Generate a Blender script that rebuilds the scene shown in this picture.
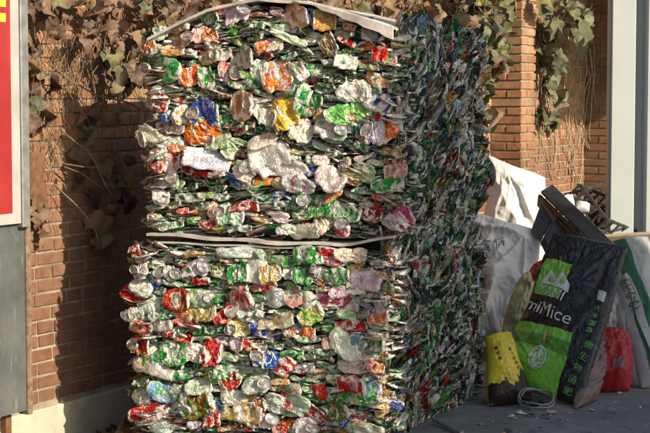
import bpy, bmesh, math, random
import numpy as np
from mathutils import Vector, Matrix, noise, Quaternion

for _o in list(bpy.data.objects):
    bpy.data.objects.remove(_o)
scene = bpy.context.scene
COL = scene.collection

# ------------------------------------------------------------------ camera
CAM_H = 1.52          # eye height, metres
FPX = 1700.0          # focal length in photo pixels (photo is 650 x 433)
CX, CY, HORIZON = 325.0, 216.5, 95.0
PITCH = math.atan((CY - HORIZON) / FPX)
cam_data = bpy.data.cameras.new('camera')
cam_data.sensor_width = 36.0
cam_data.lens = FPX * 36.0 / 650.0
cam_data.clip_start = 0.1
cam_data.clip_end = 2000.0
cam = bpy.data.objects.new('camera', cam_data)
COL.objects.link(cam)
cam.location = (0, 0, CAM_H)
cam.rotation_euler = (math.pi / 2 - PITCH, 0, 0)
scene.camera = cam

# ------------------------------------------------------------------ light
SUN_ELEV = math.radians(28.0)
SUN_H = Vector((0.759, -0.651, 0)).normalized()          # horizontal direction towards the sun
SUN_DIR = Vector((SUN_H.x * math.cos(SUN_ELEV), SUN_H.y * math.cos(SUN_ELEV), math.sin(SUN_ELEV)))
world = bpy.data.worlds.new('World')
scene.world = world
world.use_nodes = True
wn = world.node_tree
wn.nodes.clear()
w_out = wn.nodes.new('ShaderNodeOutputWorld')
w_bg = wn.nodes.new('ShaderNodeBackground')
w_sky = wn.nodes.new('ShaderNodeTexSky')
w_sky.sky_type = 'NISHITA'
w_sky.sun_disc = False
w_sky.sun_elevation = SUN_ELEV
w_sky.sun_rotation = math.atan2(SUN_H.x, SUN_H.y)
w_sky.air_density = 1.2
w_sky.dust_density = 2.0
w_bg.inputs['Strength'].default_value = 0.1
wn.links.new(w_sky.outputs[0], w_bg.inputs['Color'])
wn.links.new(w_bg.outputs[0], w_out.inputs['Surface'])

sun_data = bpy.data.lights.new('sun', 'SUN')
sun_data.energy = 5.0
sun_data.angle = math.radians(0.5)
sun_data.color = (1.0, 0.86, 0.66)
sun = bpy.data.objects.new('sun', sun_data)
COL.objects.link(sun)
sun.location = (6, -6, 8)
sun.rotation_euler = SUN_DIR.to_track_quat('Z', 'Y').to_euler()

scene.view_settings.view_transform = 'Standard'
scene.view_settings.look = 'None'
scene.view_settings.gamma = 1.0
scene.view_settings.use_curve_mapping = False
scene.view_settings.exposure = 0.6
scene.cycles.max_bounces = 6
scene.cycles.use_denoising = True

# ------------------------------------------------------------------ helpers
sp, cp = math.sin(PITCH), math.cos(PITCH)
F_AX, U_AX, R_AX = Vector((0, cp, -sp)), Vector((0, sp, cp)), Vector((1, 0, 0))
CAM = Vector((0, 0, CAM_H))

def ray(px, py):
    return F_AX * FPX + R_AX * (px - CX) - U_AX * (py - CY)

def at_depth(px, py, y):
    d = ray(px, py)
    return CAM + d * (y / d.y)

def on_ground(px, py, z=0.0):
    d = ray(px, py)
    return CAM + d * ((z - CAM_H) / d.z)

def on_plane(px, py, p0, n):
    d = ray(px, py)
    return CAM + d * ((Vector(p0) - CAM).dot(n) / d.dot(n))

def project(p):
    v = Vector(p) - CAM
    f = v.dot(F_AX)
    return (CX + FPX * v.dot(R_AX) / f, CY - FPX * v.dot(U_AX) / f)

WL = {}                                   # world location of every object used as a parent

def link(o, parent=None):
    COL.objects.link(o)
    if parent is not None:
        o.parent = parent
    return o

def thing(name, label, cat, loc=(0, 0, 0), group=None, kind=None):
    o = bpy.data.objects.new(name, None)
    o.empty_display_size = 0.1
    o.location = loc
    o['label'] = label
    o['category'] = cat
    if group:
        o['group'] = group
    if kind:
        o['kind'] = kind
    link(o)
    WL[o.name] = Vector(loc)
    return o

def tag(o, label, cat, group=None):
    o['label'] = label
    o['category'] = cat
    if group:
        o['group'] = group
    return o

class MB:
    """collects polygons, builds one mesh object"""
    def __init__(self):
        self.v, self.f, self.m, self.uv = [], [], [], None
    def add(self, verts, faces, mi=0):
        b = len(self.v)
        self.v.extend([tuple(p) for p in verts])
        self.f.extend([tuple(i + b for i in fc) for fc in faces])
        self.m.extend([mi] * len(faces))
    def box(self, c, ax, ay, az, mi=0):
        c, ax, ay, az = Vector(c), Vector(ax), Vector(ay), Vector(az)
        vs = [c + ax * i + ay * j + az * k for k in (-1, 1) for j in (-1, 1) for i in (-1, 1)]
        fs = [(0, 2, 3, 1), (4, 5, 7, 6), (0, 1, 5, 4), (2, 6, 7, 3), (0, 4, 6, 2), (1, 3, 7, 5)]
        if ax.cross(ay).dot(az) < 0:
            fs = [tuple(reversed(f)) for f in fs]
        self.add(vs, fs, mi)
    def abox(self, x0, x1, y0, y1, z0, z1, mi=0):
        self.box(((x0 + x1) / 2, (y0 + y1) / 2, (z0 + z1) / 2), ((x1 - x0) / 2, 0, 0), (0, (y1 - y0) / 2, 0), (0, 0, (z1 - z0) / 2), mi)
    def tube(self, pts, r, sides=5, mi=0, closed=False):
        pts = [Vector(p) for p in pts]
        n = len(pts)
        base = len(self.v)
        for i, p in enumerate(pts):
            if closed:
                t = pts[(i + 1) % n] - pts[i - 1]
            else:
                t = pts[min(i + 1, n - 1)] - pts[max(i - 1, 0)]
            if t.length < 1e-9:
                t = Vector((0, 0, 1))
            t.normalize()
            a = t.cross(Vector((0.31, 0.17, 0.93)))
            if a.length < 1e-3:
                a = t.cross(Vector((1, 0, 0)))
            a.normalize()
            b = t.cross(a)
            rr = r[i] if isinstance(r, (list, tuple)) else r
            for k in range(sides):
                an = 2 * math.pi * k / sides
                self.v.append(tuple(p + a * (rr * math.cos(an)) + b * (rr * math.sin(an))))
        lim = n if closed else n - 1
        for i in range(lim):
            j = (i + 1) % n
            for k in range(sides):
                k2 = (k + 1) % sides
                self.f.append((base + i * sides + k, base + i * sides + k2, base + j * sides + k2, base + j * sides + k))
                self.m.append(mi)
        if not closed:
            self.f.append(tuple(base + k for k in reversed(range(sides))))
            self.m.append(mi)
            self.f.append(tuple(base + (n - 1) * sides + k for k in range(sides)))
            self.m.append(mi)
    def mesh(self, name, mats, off=Vector((0, 0, 0)), smooth=False, bevel=0.0):
        me = bpy.data.meshes.new(name)
        me.from_pydata([(p[0] - off[0], p[1] - off[1], p[2] - off[2]) for p in self.v], [], self.f)
        for m in (mats if isinstance(mats, (list, tuple)) else [mats]):
            me.materials.append(m)
        me.polygons.foreach_set('material_index', self.m)
        if smooth:
            me.polygons.foreach_set('use_smooth', [True] * len(self.f))
        if bevel > 0:
            bm = bmesh.new()
            bm.from_mesh(me)
            bmesh.ops.bevel(bm, geom=bm.edges[:], offset=bevel, segments=1, affect='EDGES', clamp_overlap=True)
            bm.to_mesh(me)
            bm.free()
        me.update()
        return me
    def build(self, name, mats, parent=None, smooth=False, bevel=0.0, loc=None):
        """verts are in world coordinates"""
        off = WL[parent.name] if parent is not None else (Vector(loc) if loc is not None else Vector((0, 0, 0)))
        me = self.mesh(name, mats, off, smooth, bevel)
        o = bpy.data.objects.new(name, me)
        if parent is None and loc is not None:
            o.location = loc
        link(o, parent)
        WL[o.name] = Vector(off)
        return o

def piece(name, me, parent, M):
    """instance of shared mesh data, M = world matrix, parent unrotated"""
    o = bpy.data.objects.new(name, me)
    link(o, parent)
    o.matrix_basis = Matrix.Translation(-WL[parent.name]) @ M
    return o

def frame(loc, x, y, z, sx=1.0, sy=1.0, sz=1.0):
    M = Matrix.Identity(4)
    for i in range(3):
        M[i][0], M[i][1], M[i][2], M[i][3] = x[i] * sx, y[i] * sy, z[i] * sz, loc[i]
    return M

def ortho(x, z):
    x = Vector(x).normalized()
    z = Vector(z)
    z = (z - x * z.dot(x)).normalized()
    return x, z.cross(x), z

# ------------------------------------------------------------------ materials
def new_mat(name):
    m = bpy.data.materials.new(name)
    m.use_nodes = True
    nt = m.node_tree
    b = nt.nodes['Principled BSDF']
    return m, nt, b

def N(nt, kind, **kw):
    n = nt.nodes.new(kind)
    for k, v in kw.items():
        if k.startswith('i_'):
            n.inputs[k[2:].replace('_', ' ')].default_value = v
        else:
            setattr(n, k, v)
    return n

def ramp(nt, stops, interp='LINEAR'):
    n = nt.nodes.new('ShaderNodeValToRGB')
    cr = n.color_ramp
    cr.interpolation = interp
    while len(cr.elements) < len(stops):
        cr.elements.new(0.5)
    for e, (p, c) in zip(cr.elements, stops):
        e.position = p
        e.color = (c, c, c, 1) if isinstance(c, (int, float)) else (c[0], c[1], c[2], 1)
    return n

def mixc(nt, fac, a, b, blend='MIX'):
    n = nt.nodes.new('ShaderNodeMix')
    n.data_type = 'RGBA'
    n.blend_type = blend
    for sock, val in ((n.inputs[0], fac), (n.inputs[6], a), (n.inputs[7], b)):
        if isinstance(val, bpy.types.NodeSocket):
            nt.links.new(val, sock)
        elif isinstance(val, (int, float)):
            sock.default_value = val
        else:
            sock.default_value = (val[0], val[1], val[2], 1)
    return n.outputs[2]

def mth(nt, op, a, b=None, c=None):
    n = nt.nodes.new('ShaderNodeMath')
    n.operation = op
    for s, val in zip(n.inputs, (a, b, c)):
        if val is None:
            continue
        if isinstance(val, bpy.types.NodeSocket):
            nt.links.new(val, s)
        else:
            s.default_value = val
    return n.outputs[0]

def tex_noise(nt, scale, detail=4.0, rough=0.55, vec=None, dist=0.0):
    n = N(nt, 'ShaderNodeTexNoise')
    n.inputs['Scale'].default_value = scale
    n.inputs['Detail'].default_value = detail
    n.inputs['Roughness'].default_value = rough
    n.inputs['Distortion'].default_value = dist
    if vec is not None:
        nt.links.new(vec, n.inputs['Vector'])
    return n

def add_bump(nt, b, height, strength=0.3, dist=0.01):
    bp = N(nt, 'ShaderNodeBump')
    bp.inputs['Strength'].default_value = strength
    bp.inputs['Distance'].default_value = dist
    nt.links.new(height, bp.inputs['Height'])
    nt.links.new(bp.outputs[0], b.inputs['Normal'])
    return bp

def simple_mat(name, c1, c2, scale=8.0, rough=0.6, metallic=0.0, bump=0.0, bscale=40.0, bdist=0.005, lo=0.35, hi=0.65, spec=0.5):
    m, nt, b = new_mat(name)
    tc = N(nt, 'ShaderNodeTexCoord')
    n = tex_noise(nt, scale, 6, 0.6, tc.outputs['Object'])
    r = ramp(nt, [(lo, c1), (hi, c2)])
    nt.links.new(n.outputs[0], r.inputs[0])
    nt.links.new(r.outputs[0], b.inputs['Base Color'])
    b.inputs['Roughness'].default_value = rough
    b.inputs['Metallic'].default_value = metallic
    b.inputs['Specular IOR Level'].default_value = spec
    if bump > 0:
        n2 = tex_noise(nt, bscale, 5, 0.6, tc.outputs['Object'])
        add_bump(nt, b, n2.outputs[0], bump, bdist)
    return m

def brick_mat():
    m, nt, b = new_mat('brick')
    oi = N(nt, 'ShaderNodeObjectInfo')
    at = N(nt, 'ShaderNodeAttribute', attribute_name='rnd')
    r = mth(nt, 'FRACT', mth(nt, 'ADD', oi.outputs['Random'], at.outputs['Fac']))
    base = ramp(nt, [(0.0, (0.30, 0.125, 0.058)), (0.2, (0.38, 0.185, 0.085)), (0.45, (0.42, 0.235, 0.115)), (0.7, (0.40, 0.21, 0.10)), (0.9, (0.35, 0.22, 0.125)), (1.0, (0.21, 0.10, 0.06))])
    nt.links.new(r, base.inputs[0])
    geo = N(nt, 'ShaderNodeNewGeometry')
    n1 = tex_noise(nt, 22, 8, 0.65, geo.outputs['Position'])
    k1 = ramp(nt, [(0.3, 0.62), (0.7, 1.15)])
    nt.links.new(n1.outputs[0], k1.inputs[0])
    c = mixc(nt, 1.0, base.outputs[0], k1.outputs[0], 'MULTIPLY')
    n2 = tex_noise(nt, 2.3, 5, 0.6, geo.outputs['Position'])
    k2 = ramp(nt, [(0.5, 0.0), (0.75, 0.55)])
    nt.links.new(n2.outputs[0], k2.inputs[0])
    c = mixc(nt, k2.outputs[0], c, (0.46, 0.34, 0.21))          # lime dust
    n4 = tex_noise(nt, 1.4, 5, 0.6, geo.outputs['Position'])
    k4 = ramp(nt, [(0.46, 0.0), (0.68, 0.75)])
    nt.links.new(n4.outputs[0], k4.inputs[0])
    c = mixc(nt, k4.outputs[0], c, (0.12, 0.075, 0.055))        # soot stains
    sz = N(nt, 'ShaderNodeSeparateXYZ')
    nt.links.new(geo.outputs['Position'], sz.inputs[0])
    hgt = mth(nt, 'ADD', sz.outputs[2], mth(nt, 'MULTIPLY', n2.outputs[0], -0.9))
    k5 = ramp(nt, [(0.30, 0.78), (0.95, 0.0)])
    nt.links.new(hgt, k5.inputs[0])
    red = mixc(nt, 1.0, (0.165, 0.075, 0.046), k1.outputs[0], 'MULTIPLY')
    c = mixc(nt, k5.outputs[0], c, red)
    nt.links.new(c, b.inputs['Base Color'])
    b.inputs['Roughness'].default_value = 0.92
    n3 = tex_noise(nt, 140, 6, 0.7, geo.outputs['Position'])
    add_bump(nt, b, n3.outputs[0], 0.7, 0.006)
    return m

def can_mat(name, obj_level, metal=0.52, r0=0.18, r1=0.42, ends_on=True):
    """printed, crumpled aluminium; colour and print seed come from the object or from mesh attributes"""
    m, nt, b = new_mat(name)
    if obj_level:
        oi = N(nt, 'ShaderNodeObjectInfo')
        col, rnd = oi.outputs['Color'], oi.outputs['Random']
    else:
        a1 = N(nt, 'ShaderNodeAttribute', attribute_name='can_col')
        a2 = N(nt, 'ShaderNodeAttribute', attribute_name='rnd')
        col, rnd = a1.outputs['Color'], a2.outputs['Fac']
    uvn = N(nt, 'ShaderNodeUVMap', uv_map='UVMap')
    sx = N(nt, 'ShaderNodeSeparateXYZ')
    nt.links.new(uvn.outputs[0], sx.inputs[0])
    u, v = sx.outputs[0], sx.outputs[1]
    r50 = mth(nt, 'MULTIPLY', rnd, 91.0)
    cv = N(nt, 'ShaderNodeCombineXYZ')
    nt.links.new(mth(nt, 'MULTIPLY', u, 2.6), cv.inputs[0])
    nt.links.new(mth(nt, 'MULTIPLY', v, 1.9), cv.inputs[1])
    nt.links.new(r50, cv.inputs[2])
    n1 = tex_noise(nt, 1.7, 3.0, 0.5, cv.outputs[0], 0.9)
    k1 = ramp(nt, [(0.54, 0.0), (0.57, 0.9)])
    nt.links.new(n1.outputs[0], k1.inputs[0])
    r2 = mth(nt, 'FRACT', mth(nt, 'MULTIPLY', rnd, 17.3))
    sec = ramp(nt, [(0.0, (0.74, 0.73, 0.69)), (0.35, (0.56, 0.57, 0.54)), (0.55, (0.50, 0.37, 0.16)), (0.62, (0.12, 0.34, 0.10)), (0.76, (0.30, 0.46, 0.26)), (0.86, (0.62, 0.61, 0.56)), (0.95, (0.42, 0.05, 0.04))], 'CONSTANT')
    nt.links.new(r2, sec.inputs[0])
    c = mixc(nt, k1.outputs[0], col, sec.outputs[0])
    wv = N(nt, 'ShaderNodeTexWave', wave_type='RINGS')
    wv.inputs['Scale'].default_value = 1.3
    wv.inputs['Distortion'].default_value = 7.0
    wv.inputs['Detail'].default_value = 3.0
    wv.inputs['Detail Scale'].default_value = 1.6
    nt.links.new(cv.outputs[0], wv.inputs['Vector'])
    kw = ramp(nt, [(0.74, 0.0), (0.84, 0.42 if ends_on else 0.15)])
    nt.links.new(wv.outputs['Fac'], kw.inputs[0])
    c = mixc(nt, kw.outputs[0], c, (0.66, 0.65, 0.61))
    # round emblem and lines of print
    du = mth(nt, 'MULTIPLY', mth(nt, 'SUBTRACT', u, 0.27), 2.0)
    dv = mth(nt, 'MULTIPLY', mth(nt, 'SUBTRACT', v, 0.52), 1.35)
    nd = tex_noise(nt, 3.0, 3, 0.6, cv.outputs[0])
    dd = mth(nt, 'ADD', mth(nt, 'MULTIPLY', mth(nt, 'SUBTRACT', nd.outputs[0], 0.5), 0.45), mth(nt, 'SQRT', mth(nt, 'ADD', mth(nt, 'MULTIPLY', du, du), mth(nt, 'MULTIPLY', dv, dv))))
    ring = ramp(nt, [(0.0, 0.0), (0.16, 0.0), (0.17, 1.0), (0.24, 1.0), (0.25, 0.0), (1.0, 0.0)], 'LINEAR')
    nt.links.new(dd, ring.inputs[0])
    emb = mth(nt, 'MULTIPLY', mth(nt, 'MULTIPLY', ring.outputs[0], mth(nt, 'GREATER_THAN', mth(nt, 'FRACT', mth(nt, 'MULTIPLY', rnd, 7.7)), 0.62)), 0.8)
    c = mixc(nt, emb, c, (0.74, 0.72, 0.66))
    cv2 = N(nt, 'ShaderNodeCombineXYZ')
    nt.links.new(mth(nt, 'MULTIPLY', u, 34.0), cv2.inputs[0])
    nt.links.new(mth(nt, 'MULTIPLY', v, 7.0), cv2.inputs[1])
    nt.links.new(r50, cv2.inputs[2])
    n2 = tex_noise(nt, 1.0, 2.0, 0.6, cv2.outputs[0])
    k2 = ramp(nt, [(0.63, 0.0), (0.66, 0.45)])
    nt.links.new(n2.outputs[0], k2.inputs[0])
    c = mixc(nt, k2.outputs[0], c, sec.outputs[0])
    # bare metal at both ends and scuffs
    e1 = mth(nt, 'LESS_THAN', v, 0.06)
    e2 = mth(nt, 'GREATER_THAN', v, 0.94)
    ends = mth(nt, 'MAXIMUM', e1, e2)
    if ends_on:
        c = mixc(nt, ends, c, (0.62, 0.61, 0.58))
    tc = N(nt, 'ShaderNodeTexCoord')
    n3 = tex_noise(nt, 26, 4, 0.6, tc.outputs['Object'])
    k3 = ramp(nt, [(0.65, 0.0), (0.71, 0.7)])
    nt.links.new(n3.outputs[0], k3.inputs[0])
    c = mixc(nt, k3.outputs[0], c, (0.58, 0.57, 0.54))
    n4 = tex_noise(nt, 18, 5, 0.65, tc.outputs['Object'])
    k4 = ramp(nt, [(0.32, 0.55), (0.58, 1.0)])
    nt.links.new(n4.outputs[0], k4.inputs[0])
    c = mixc(nt, 1.0, c, k4.outputs[0], 'MULTIPLY')
    hs = N(nt, 'ShaderNodeHueSaturation')
    hs.inputs['Saturation'].default_value = 1.06
    hs.inputs['Value'].default_value = 1.12
    nt.links.new(c, hs.inputs['Color'])
    nt.links.new(hs.outputs[0], b.inputs['Base Color'])
    b.inputs['Metallic'].default_value = metal
    rr = ramp(nt, [(0.3, r0), (0.7, r1)])
    nt.links.new(n4.outputs[0], rr.inputs[0])
    nt.links.new(rr.outputs[0], b.inputs['Roughness'])
    vo = N(nt, 'ShaderNodeTexVoronoi', feature='F1')
    vo.inputs['Scale'].default_value = 36.0
    nw = tex_noise(nt, 30, 3, 0.6, tc.outputs['Object'])
    vm = N(nt, 'ShaderNodeVectorMath', operation='MULTIPLY_ADD')
    nt.links.new(nw.outputs[1], vm.inputs[0])
    vm.inputs[1].default_value = (0.05, 0.05, 0.05)
    nt.links.new(tc.outputs['Object'], vm.inputs[2])
    nt.links.new(vm.outputs[0], vo.inputs['Vector'])
    nf = tex_noise(nt, 58, 2.5, 0.55, vm.outputs[0], 1.2)
    cre = mth(nt, 'ABSOLUTE', mth(nt, 'SUBTRACT', nf.outputs[0], 0.5))
    hh = mth(nt, 'ADD', vo.outputs['Distance'], mth(nt, 'MULTIPLY', cre, -3.0))
    add_bump(nt, b, hh, 0.62, 0.007)
    return m

def lid_mat():
    m, nt, b = new_mat('can_lid_metal')
    tc = N(nt, 'ShaderNodeTexCoord')
    n = tex_noise(nt, 40, 5, 0.6, tc.outputs['Object'])
    r = ramp(nt, [(0.3, (0.26, 0.255, 0.24)), (0.6, (0.56, 0.55, 0.52))])
    nt.links.new(n.outputs[0], r.inputs[0])
    nt.links.new(r.outputs[0], b.inputs['Base Color'])
    b.inputs['Metallic'].default_value = 0.6
    b.inputs['Roughness'].default_value = 0.36
    add_bump(nt, b, n.outputs[0], 0.4, 0.004)
    return m

def leaf_mat(name, stops):
    m, nt, b = new_mat(name)
    oi = N(nt, 'ShaderNodeObjectInfo')
    at = N(nt, 'ShaderNodeAttribute', attribute_name='rnd')
    r = mth(nt, 'FRACT', mth(nt, 'ADD', oi.outputs['Random'], at.outputs['Fac']))
    base = ramp(nt, stops)
    nt.links.new(r, base.inputs[0])
    tc = N(nt, 'ShaderNodeTexCoord')
    n = tex_noise(nt, 3.5, 4, 0.6, tc.outputs['Object'])
    k = ramp(nt, [(0.3, 0.72), (0.7, 1.15)])
    nt.links.new(n.outputs[0], k.inputs[0])
    c = mixc(nt, 1.0, base.outputs[0], k.outputs[0], 'MULTIPLY')
    nt.links.new(c, b.inputs['Base Color'])
    b.inputs['Roughness'].default_value = 0.6
    add_bump(nt, b, n.outputs[0], 0.5, 0.004)
    tr = N(nt, 'ShaderNodeBsdfTranslucent')
    nt.links.new(c, tr.inputs[0])
    mx = N(nt, 'ShaderNodeMixShader')
    mx.inputs[0].default_value = 0.18
    out = nt.nodes['Material Output']
    nt.links.new(b.outputs[0], mx.inputs[1])
    nt.links.new(tr.outputs[0], mx.inputs[2])
    nt.links.new(mx.outputs[0], out.inputs['Surface'])
    return m

def asphalt_mat():
    m, nt, b = new_mat('asphalt')
    geo = N(nt, 'ShaderNodeNewGeometry')
    n1 = tex_noise(nt, 220, 4, 0.7, geo.outputs['Position'])
    n2 = tex_noise(nt, 1.6, 6, 0.6, geo.outputs['Position'])
    r1 = ramp(nt, [(0.3, (0.15, 0.147, 0.142)), (0.6, (0.23, 0.224, 0.215)), (0.8, (0.34, 0.33, 0.31))])
    nt.links.new(n1.outputs[0], r1.inputs[0])
    k = ramp(nt, [(0.3, 0.6), (0.7, 1.3)])
    nt.links.new(n2.outputs[0], k.inputs[0])
    c = mixc(nt, 1.0, r1.outputs[0], k.outputs[0], 'MULTIPLY')
    n5 = tex_noise(nt, 7, 6, 0.7, geo.outputs['Position'], 1.0)
    k6 = ramp(nt, [(0.36, 0.55), (0.46, 1.0), (0.70, 1.0), (0.78, 1.35)])
    nt.links.new(n5.outputs[0], k6.inputs[0])
    c = mixc(nt, 1.0, c, k6.outputs[0], 'MULTIPLY')
    nt.links.new(c, b.inputs['Base Color'])
    b.inputs['Roughness'].default_value = 0.85
    add_bump(nt, b, n1.outputs[0], 0.6, 0.006)
    return m

def woven_mat(name, c1, c2, rough=0.55, scale=5.0, weave=420.0):
    m, nt, b = new_mat(name)
    tc = N(nt, 'ShaderNodeTexCoord')
    n = tex_noise(nt, scale, 6, 0.62, tc.outputs['Object'])
    r = ramp(nt, [(0.32, c1), (0.62, c2)])
    nt.links.new(n.outputs[0], r.inputs[0])
    nt.links.new(r.outputs[0], b.inputs['Base Color'])
    b.inputs['Roughness'].default_value = rough
    uvn = N(nt, 'ShaderNodeUVMap', uv_map='UVMap')
    ck = N(nt, 'ShaderNodeTexChecker')
    ck.inputs['Scale'].default_value = weave
    nt.links.new(uvn.outputs[0], ck.inputs['Vector'])
    n2 = tex_noise(nt, 34, 5, 0.65, tc.outputs['Object'], 0.8)
    h = mth(nt, 'ADD', mth(nt, 'MULTIPLY', ck.outputs['Fac'], 0.10), n2.outputs[0])
    add_bump(nt, b, h, 0.55, 0.012)
    return m

def film_mat(name, c, rough=0.3, bscale=26.0, bump=0.6):
    m, nt, b = new_mat(name)
    tc = N(nt, 'ShaderNodeTexCoord')
    n = tex_noise(nt, 9, 5, 0.6, tc.outputs['Object'])
    r = ramp(nt, [(0.3, tuple(x * 0.75 for x in c)), (0.65, c)])
    nt.links.new(n.outputs[0], r.inputs[0])
    nt.links.new(r.outputs[0], b.inputs['Base Color'])
    b.inputs['Roughness'].default_value = rough
    n2 = tex_noise(nt, bscale, 5, 0.6, tc.outputs['Object'], 1.2)
    add_bump(nt, b, n2.outputs[0], bump, 0.015)
    return m

M_BRICK = brick_mat()
M_MORTAR = simple_mat('mortar', (0.15, 0.125, 0.095), (0.36, 0.30, 0.225), 5, 0.95, bump=0.6, bscale=120, bdist=0.006)
M_PLINTH = simple_mat('plinth_render', (0.36, 0.32, 0.25), (0.55, 0.50, 0.40), 4, 0.9, bump=0.4, bscale=70)
M_ASPHALT = asphalt_mat()
M_CAN = can_mat('printed_can_metal', True)
M_CANB = can_mat('pressed_can_metal', False)
M_LID = lid_mat()
M_SIDE = can_mat('folded_can_metal', True, 0.72, 0.12, 0.34, False)
M_SIDEB = can_mat('folded_pressed_metal', False, 0.72, 0.12, 0.34, False)
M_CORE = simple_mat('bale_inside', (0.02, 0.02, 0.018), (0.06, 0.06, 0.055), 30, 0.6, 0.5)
M_BOARD = simple_mat('white_board', (0.26, 0.245, 0.215), (0.58, 0.56, 0.52), 9, 0.6, bump=0.25, bscale=30)
M_LEAF_DRY = leaf_mat('dry_leaf', [(0.0, (0.05, 0.028, 0.018)), (0.25, (0.12, 0.066, 0.040)), (0.5, (0.20, 0.118, 0.065)), (0.68, (0.13, 0.085, 0.055)), (0.86, (0.27, 0.175, 0.10)), (0.97, (0.16, 0.14, 0.06)), (1.0, (0.34, 0.27, 0.05))])
M_LEAF_GREEN = leaf_mat('fading_leaf', [(0.0, (0.06, 0.075, 0.035)), (0.35, (0.11, 0.125, 0.06)), (0.6, (0.155, 0.15, 0.08)), (0.8, (0.09, 0.11, 0.045)), (1.0, (0.20, 0.155, 0.09))])
M_STEM = simple_mat('dry_stem', (0.10, 0.065, 0.04), (0.24, 0.17, 0.11), 25, 0.85)
M_STEM_PALE = simple_mat('pale_stem', (0.22, 0.17, 0.11), (0.40, 0.32, 0.22), 25, 0.85)
M_RED = simple_mat('sign_red', (0.24, 0.016, 0.018), (0.33, 0.03, 0.03), 3.5, 0.42, bump=0.25, bscale=6, bdist=0.02)
M_SIGNWHITE = simple_mat('sign_white', (0.30, 0.30, 0.295), (0.38, 0.38, 0.37), 5, 0.5)
M_YELLOWTXT = simple_mat('sign_yellow', (0.72, 0.48, 0.03), (0.80, 0.56, 0.05), 5, 0.5)
M_GALV = simple_mat('galvanised_steel', (0.20, 0.21, 0.21), (0.33, 0.34, 0.34), 18, 0.5, 0.5)
M_PALEPOST = simple_mat('pale_painted_steel', (0.36, 0.40, 0.405), (0.40, 0.445, 0.45), 2.5, 0.5, bump=0.06, bscale=60)
M_DARKPANEL = simple_mat('grey_panel', (0.30, 0.32, 0.34), (0.36, 0.38, 0.40), 3, 0.5)
M_RUST = simple_mat('rusty_steel', (0.10, 0.045, 0.025), (0.20, 0.09, 0.045), 30, 0.85, bump=0.4, bscale=90)
M_WOOD = simple_mat('raw_wood', (0.34, 0.25, 0.15), (0.52, 0.42, 0.28), 12, 0.8, bump=0.3, bscale=60)
M_SHED = simple_mat('shed_sheet', (0.22, 0.24, 0.26), (0.30, 0.32, 0.34), 3, 0.6)
M_BLACKPLASTIC = simple_mat('black_plastic', (0.012, 0.013, 0.015), (0.028, 0.030, 0.034), 10, 0.4, bump=0.1)
M_CRATE = simple_mat('dusty_grey_plastic', (0.02, 0.02, 0.02), (0.09, 0.082, 0.072), 20, 0.8)
# ------------------------------------------------------------------ setting: wall line
W_TH = math.radians(61.5)
WT = Vector((math.cos(W_TH), math.sin(W_TH), 0))          # along the wall, away from the camera
WN = Vector((math.sin(W_TH), -math.cos(W_TH), 0))         # out of the wall towards the street
WP = Vector((-1.245, 8.14, 0))                            # a point of the wall face

def wall_pt(s, z, off=0.0):
    return WP + WT * s + WN * off + Vector((0, 0, z))

def px_wall(px, py, off=0.0):
    return on_plane(px, py, WP + WN * off, WN)

def s_of(p):
    return (Vector(p) - WP).dot(WT)

# ground: one sheet; along the wall it drops into a shallow gutter
def make_ground():
    mb = MB()
    offs = [(-60, -0.22), (-0.3, -0.22), (0.16, -0.22), (0.20, -0.20), (0.40, -0.10), (0.60, -0.045), (1.0, -0.008), (1.3, 0.0), (1.6, 0.0), (4, 0.0), (12, 0.0), (60, 0.0), (500, 0.0)]
    ss = [-400, -60, -10, -4, 0, 4, 8, 12, 20, 60, 400]
    for s in ss:
        for o, z in offs:
            p = WP + WT * s + WN * o
            mb.v.append((p.x, p.y, z))
    k = len(offs)
    for i in range(len(ss) - 1):
        for j in range(k - 1):
            mb.f.append((i * k + j, i * k + j + 1, (i + 1) * k + j + 1, (i + 1) * k + j))
            mb.m.append(0)
    o = mb.build('ground', M_ASPHALT)
    o['kind'] = 'structure'
make_ground()

# ------------------------------------------------------------------ brick wall with two piers
RB = random.Random(11)
wall_base = wall_pt(2.0, -0.2)
WALL = thing('brick_wall', 'old red brick wall with piers behind the bales, overgrown with dry creeper', 'wall', wall_base)
PIER = 0.24
s_p1a = s_of(on_plane(490, 130, WP, WN))                   # near side of the pier
s_p1a = s_of(px_wall(521, 130, PIER)) - 0.0                # its street-side corner line seen at 521
s_p1b = s_of(px_wall(535, 130, PIER))
s_p2a = s_of(px_wall(612, 130, PIER))
s_p2b = s_p2a + 0.6
WALL_S0, WALL_S1, WALL_H = -4.0, 14.0, 4.2
core = MB()
JD = 0.009
def slab(s0, s1, o0, o1, z0, z1, mb, mi=0):
    c = wall_pt((s0 + s1) / 2, (z0 + z1) / 2, (o0 + o1) / 2)
    mb.box(c, WT * ((s1 - s0) / 2), WN * ((o1 - o0) / 2), Vector((0, 0, (z1 - z0) / 2)), mi)
slab(WALL_S0, WALL_S1, -0.37, -JD, -0.3, WALL_H, core)
slab(s_p1a + JD, s_p1b - JD, -0.05, PIER - JD, -0.3, WALL_H, core)
slab(s_p2a + JD, s_p2b - JD, -0.05, PIER - JD, -0.3, WALL_H, core)
core.build('mortar_core', M_MORTAR, WALL)
pl = MB()
zpl = 0.045
slab(WALL_S0, s_p1a - 0.03, -0.02, 0.028, -0.3, zpl, pl)
pl.build('plinth', M_PLINTH, WALL, bevel=0.006)

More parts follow.
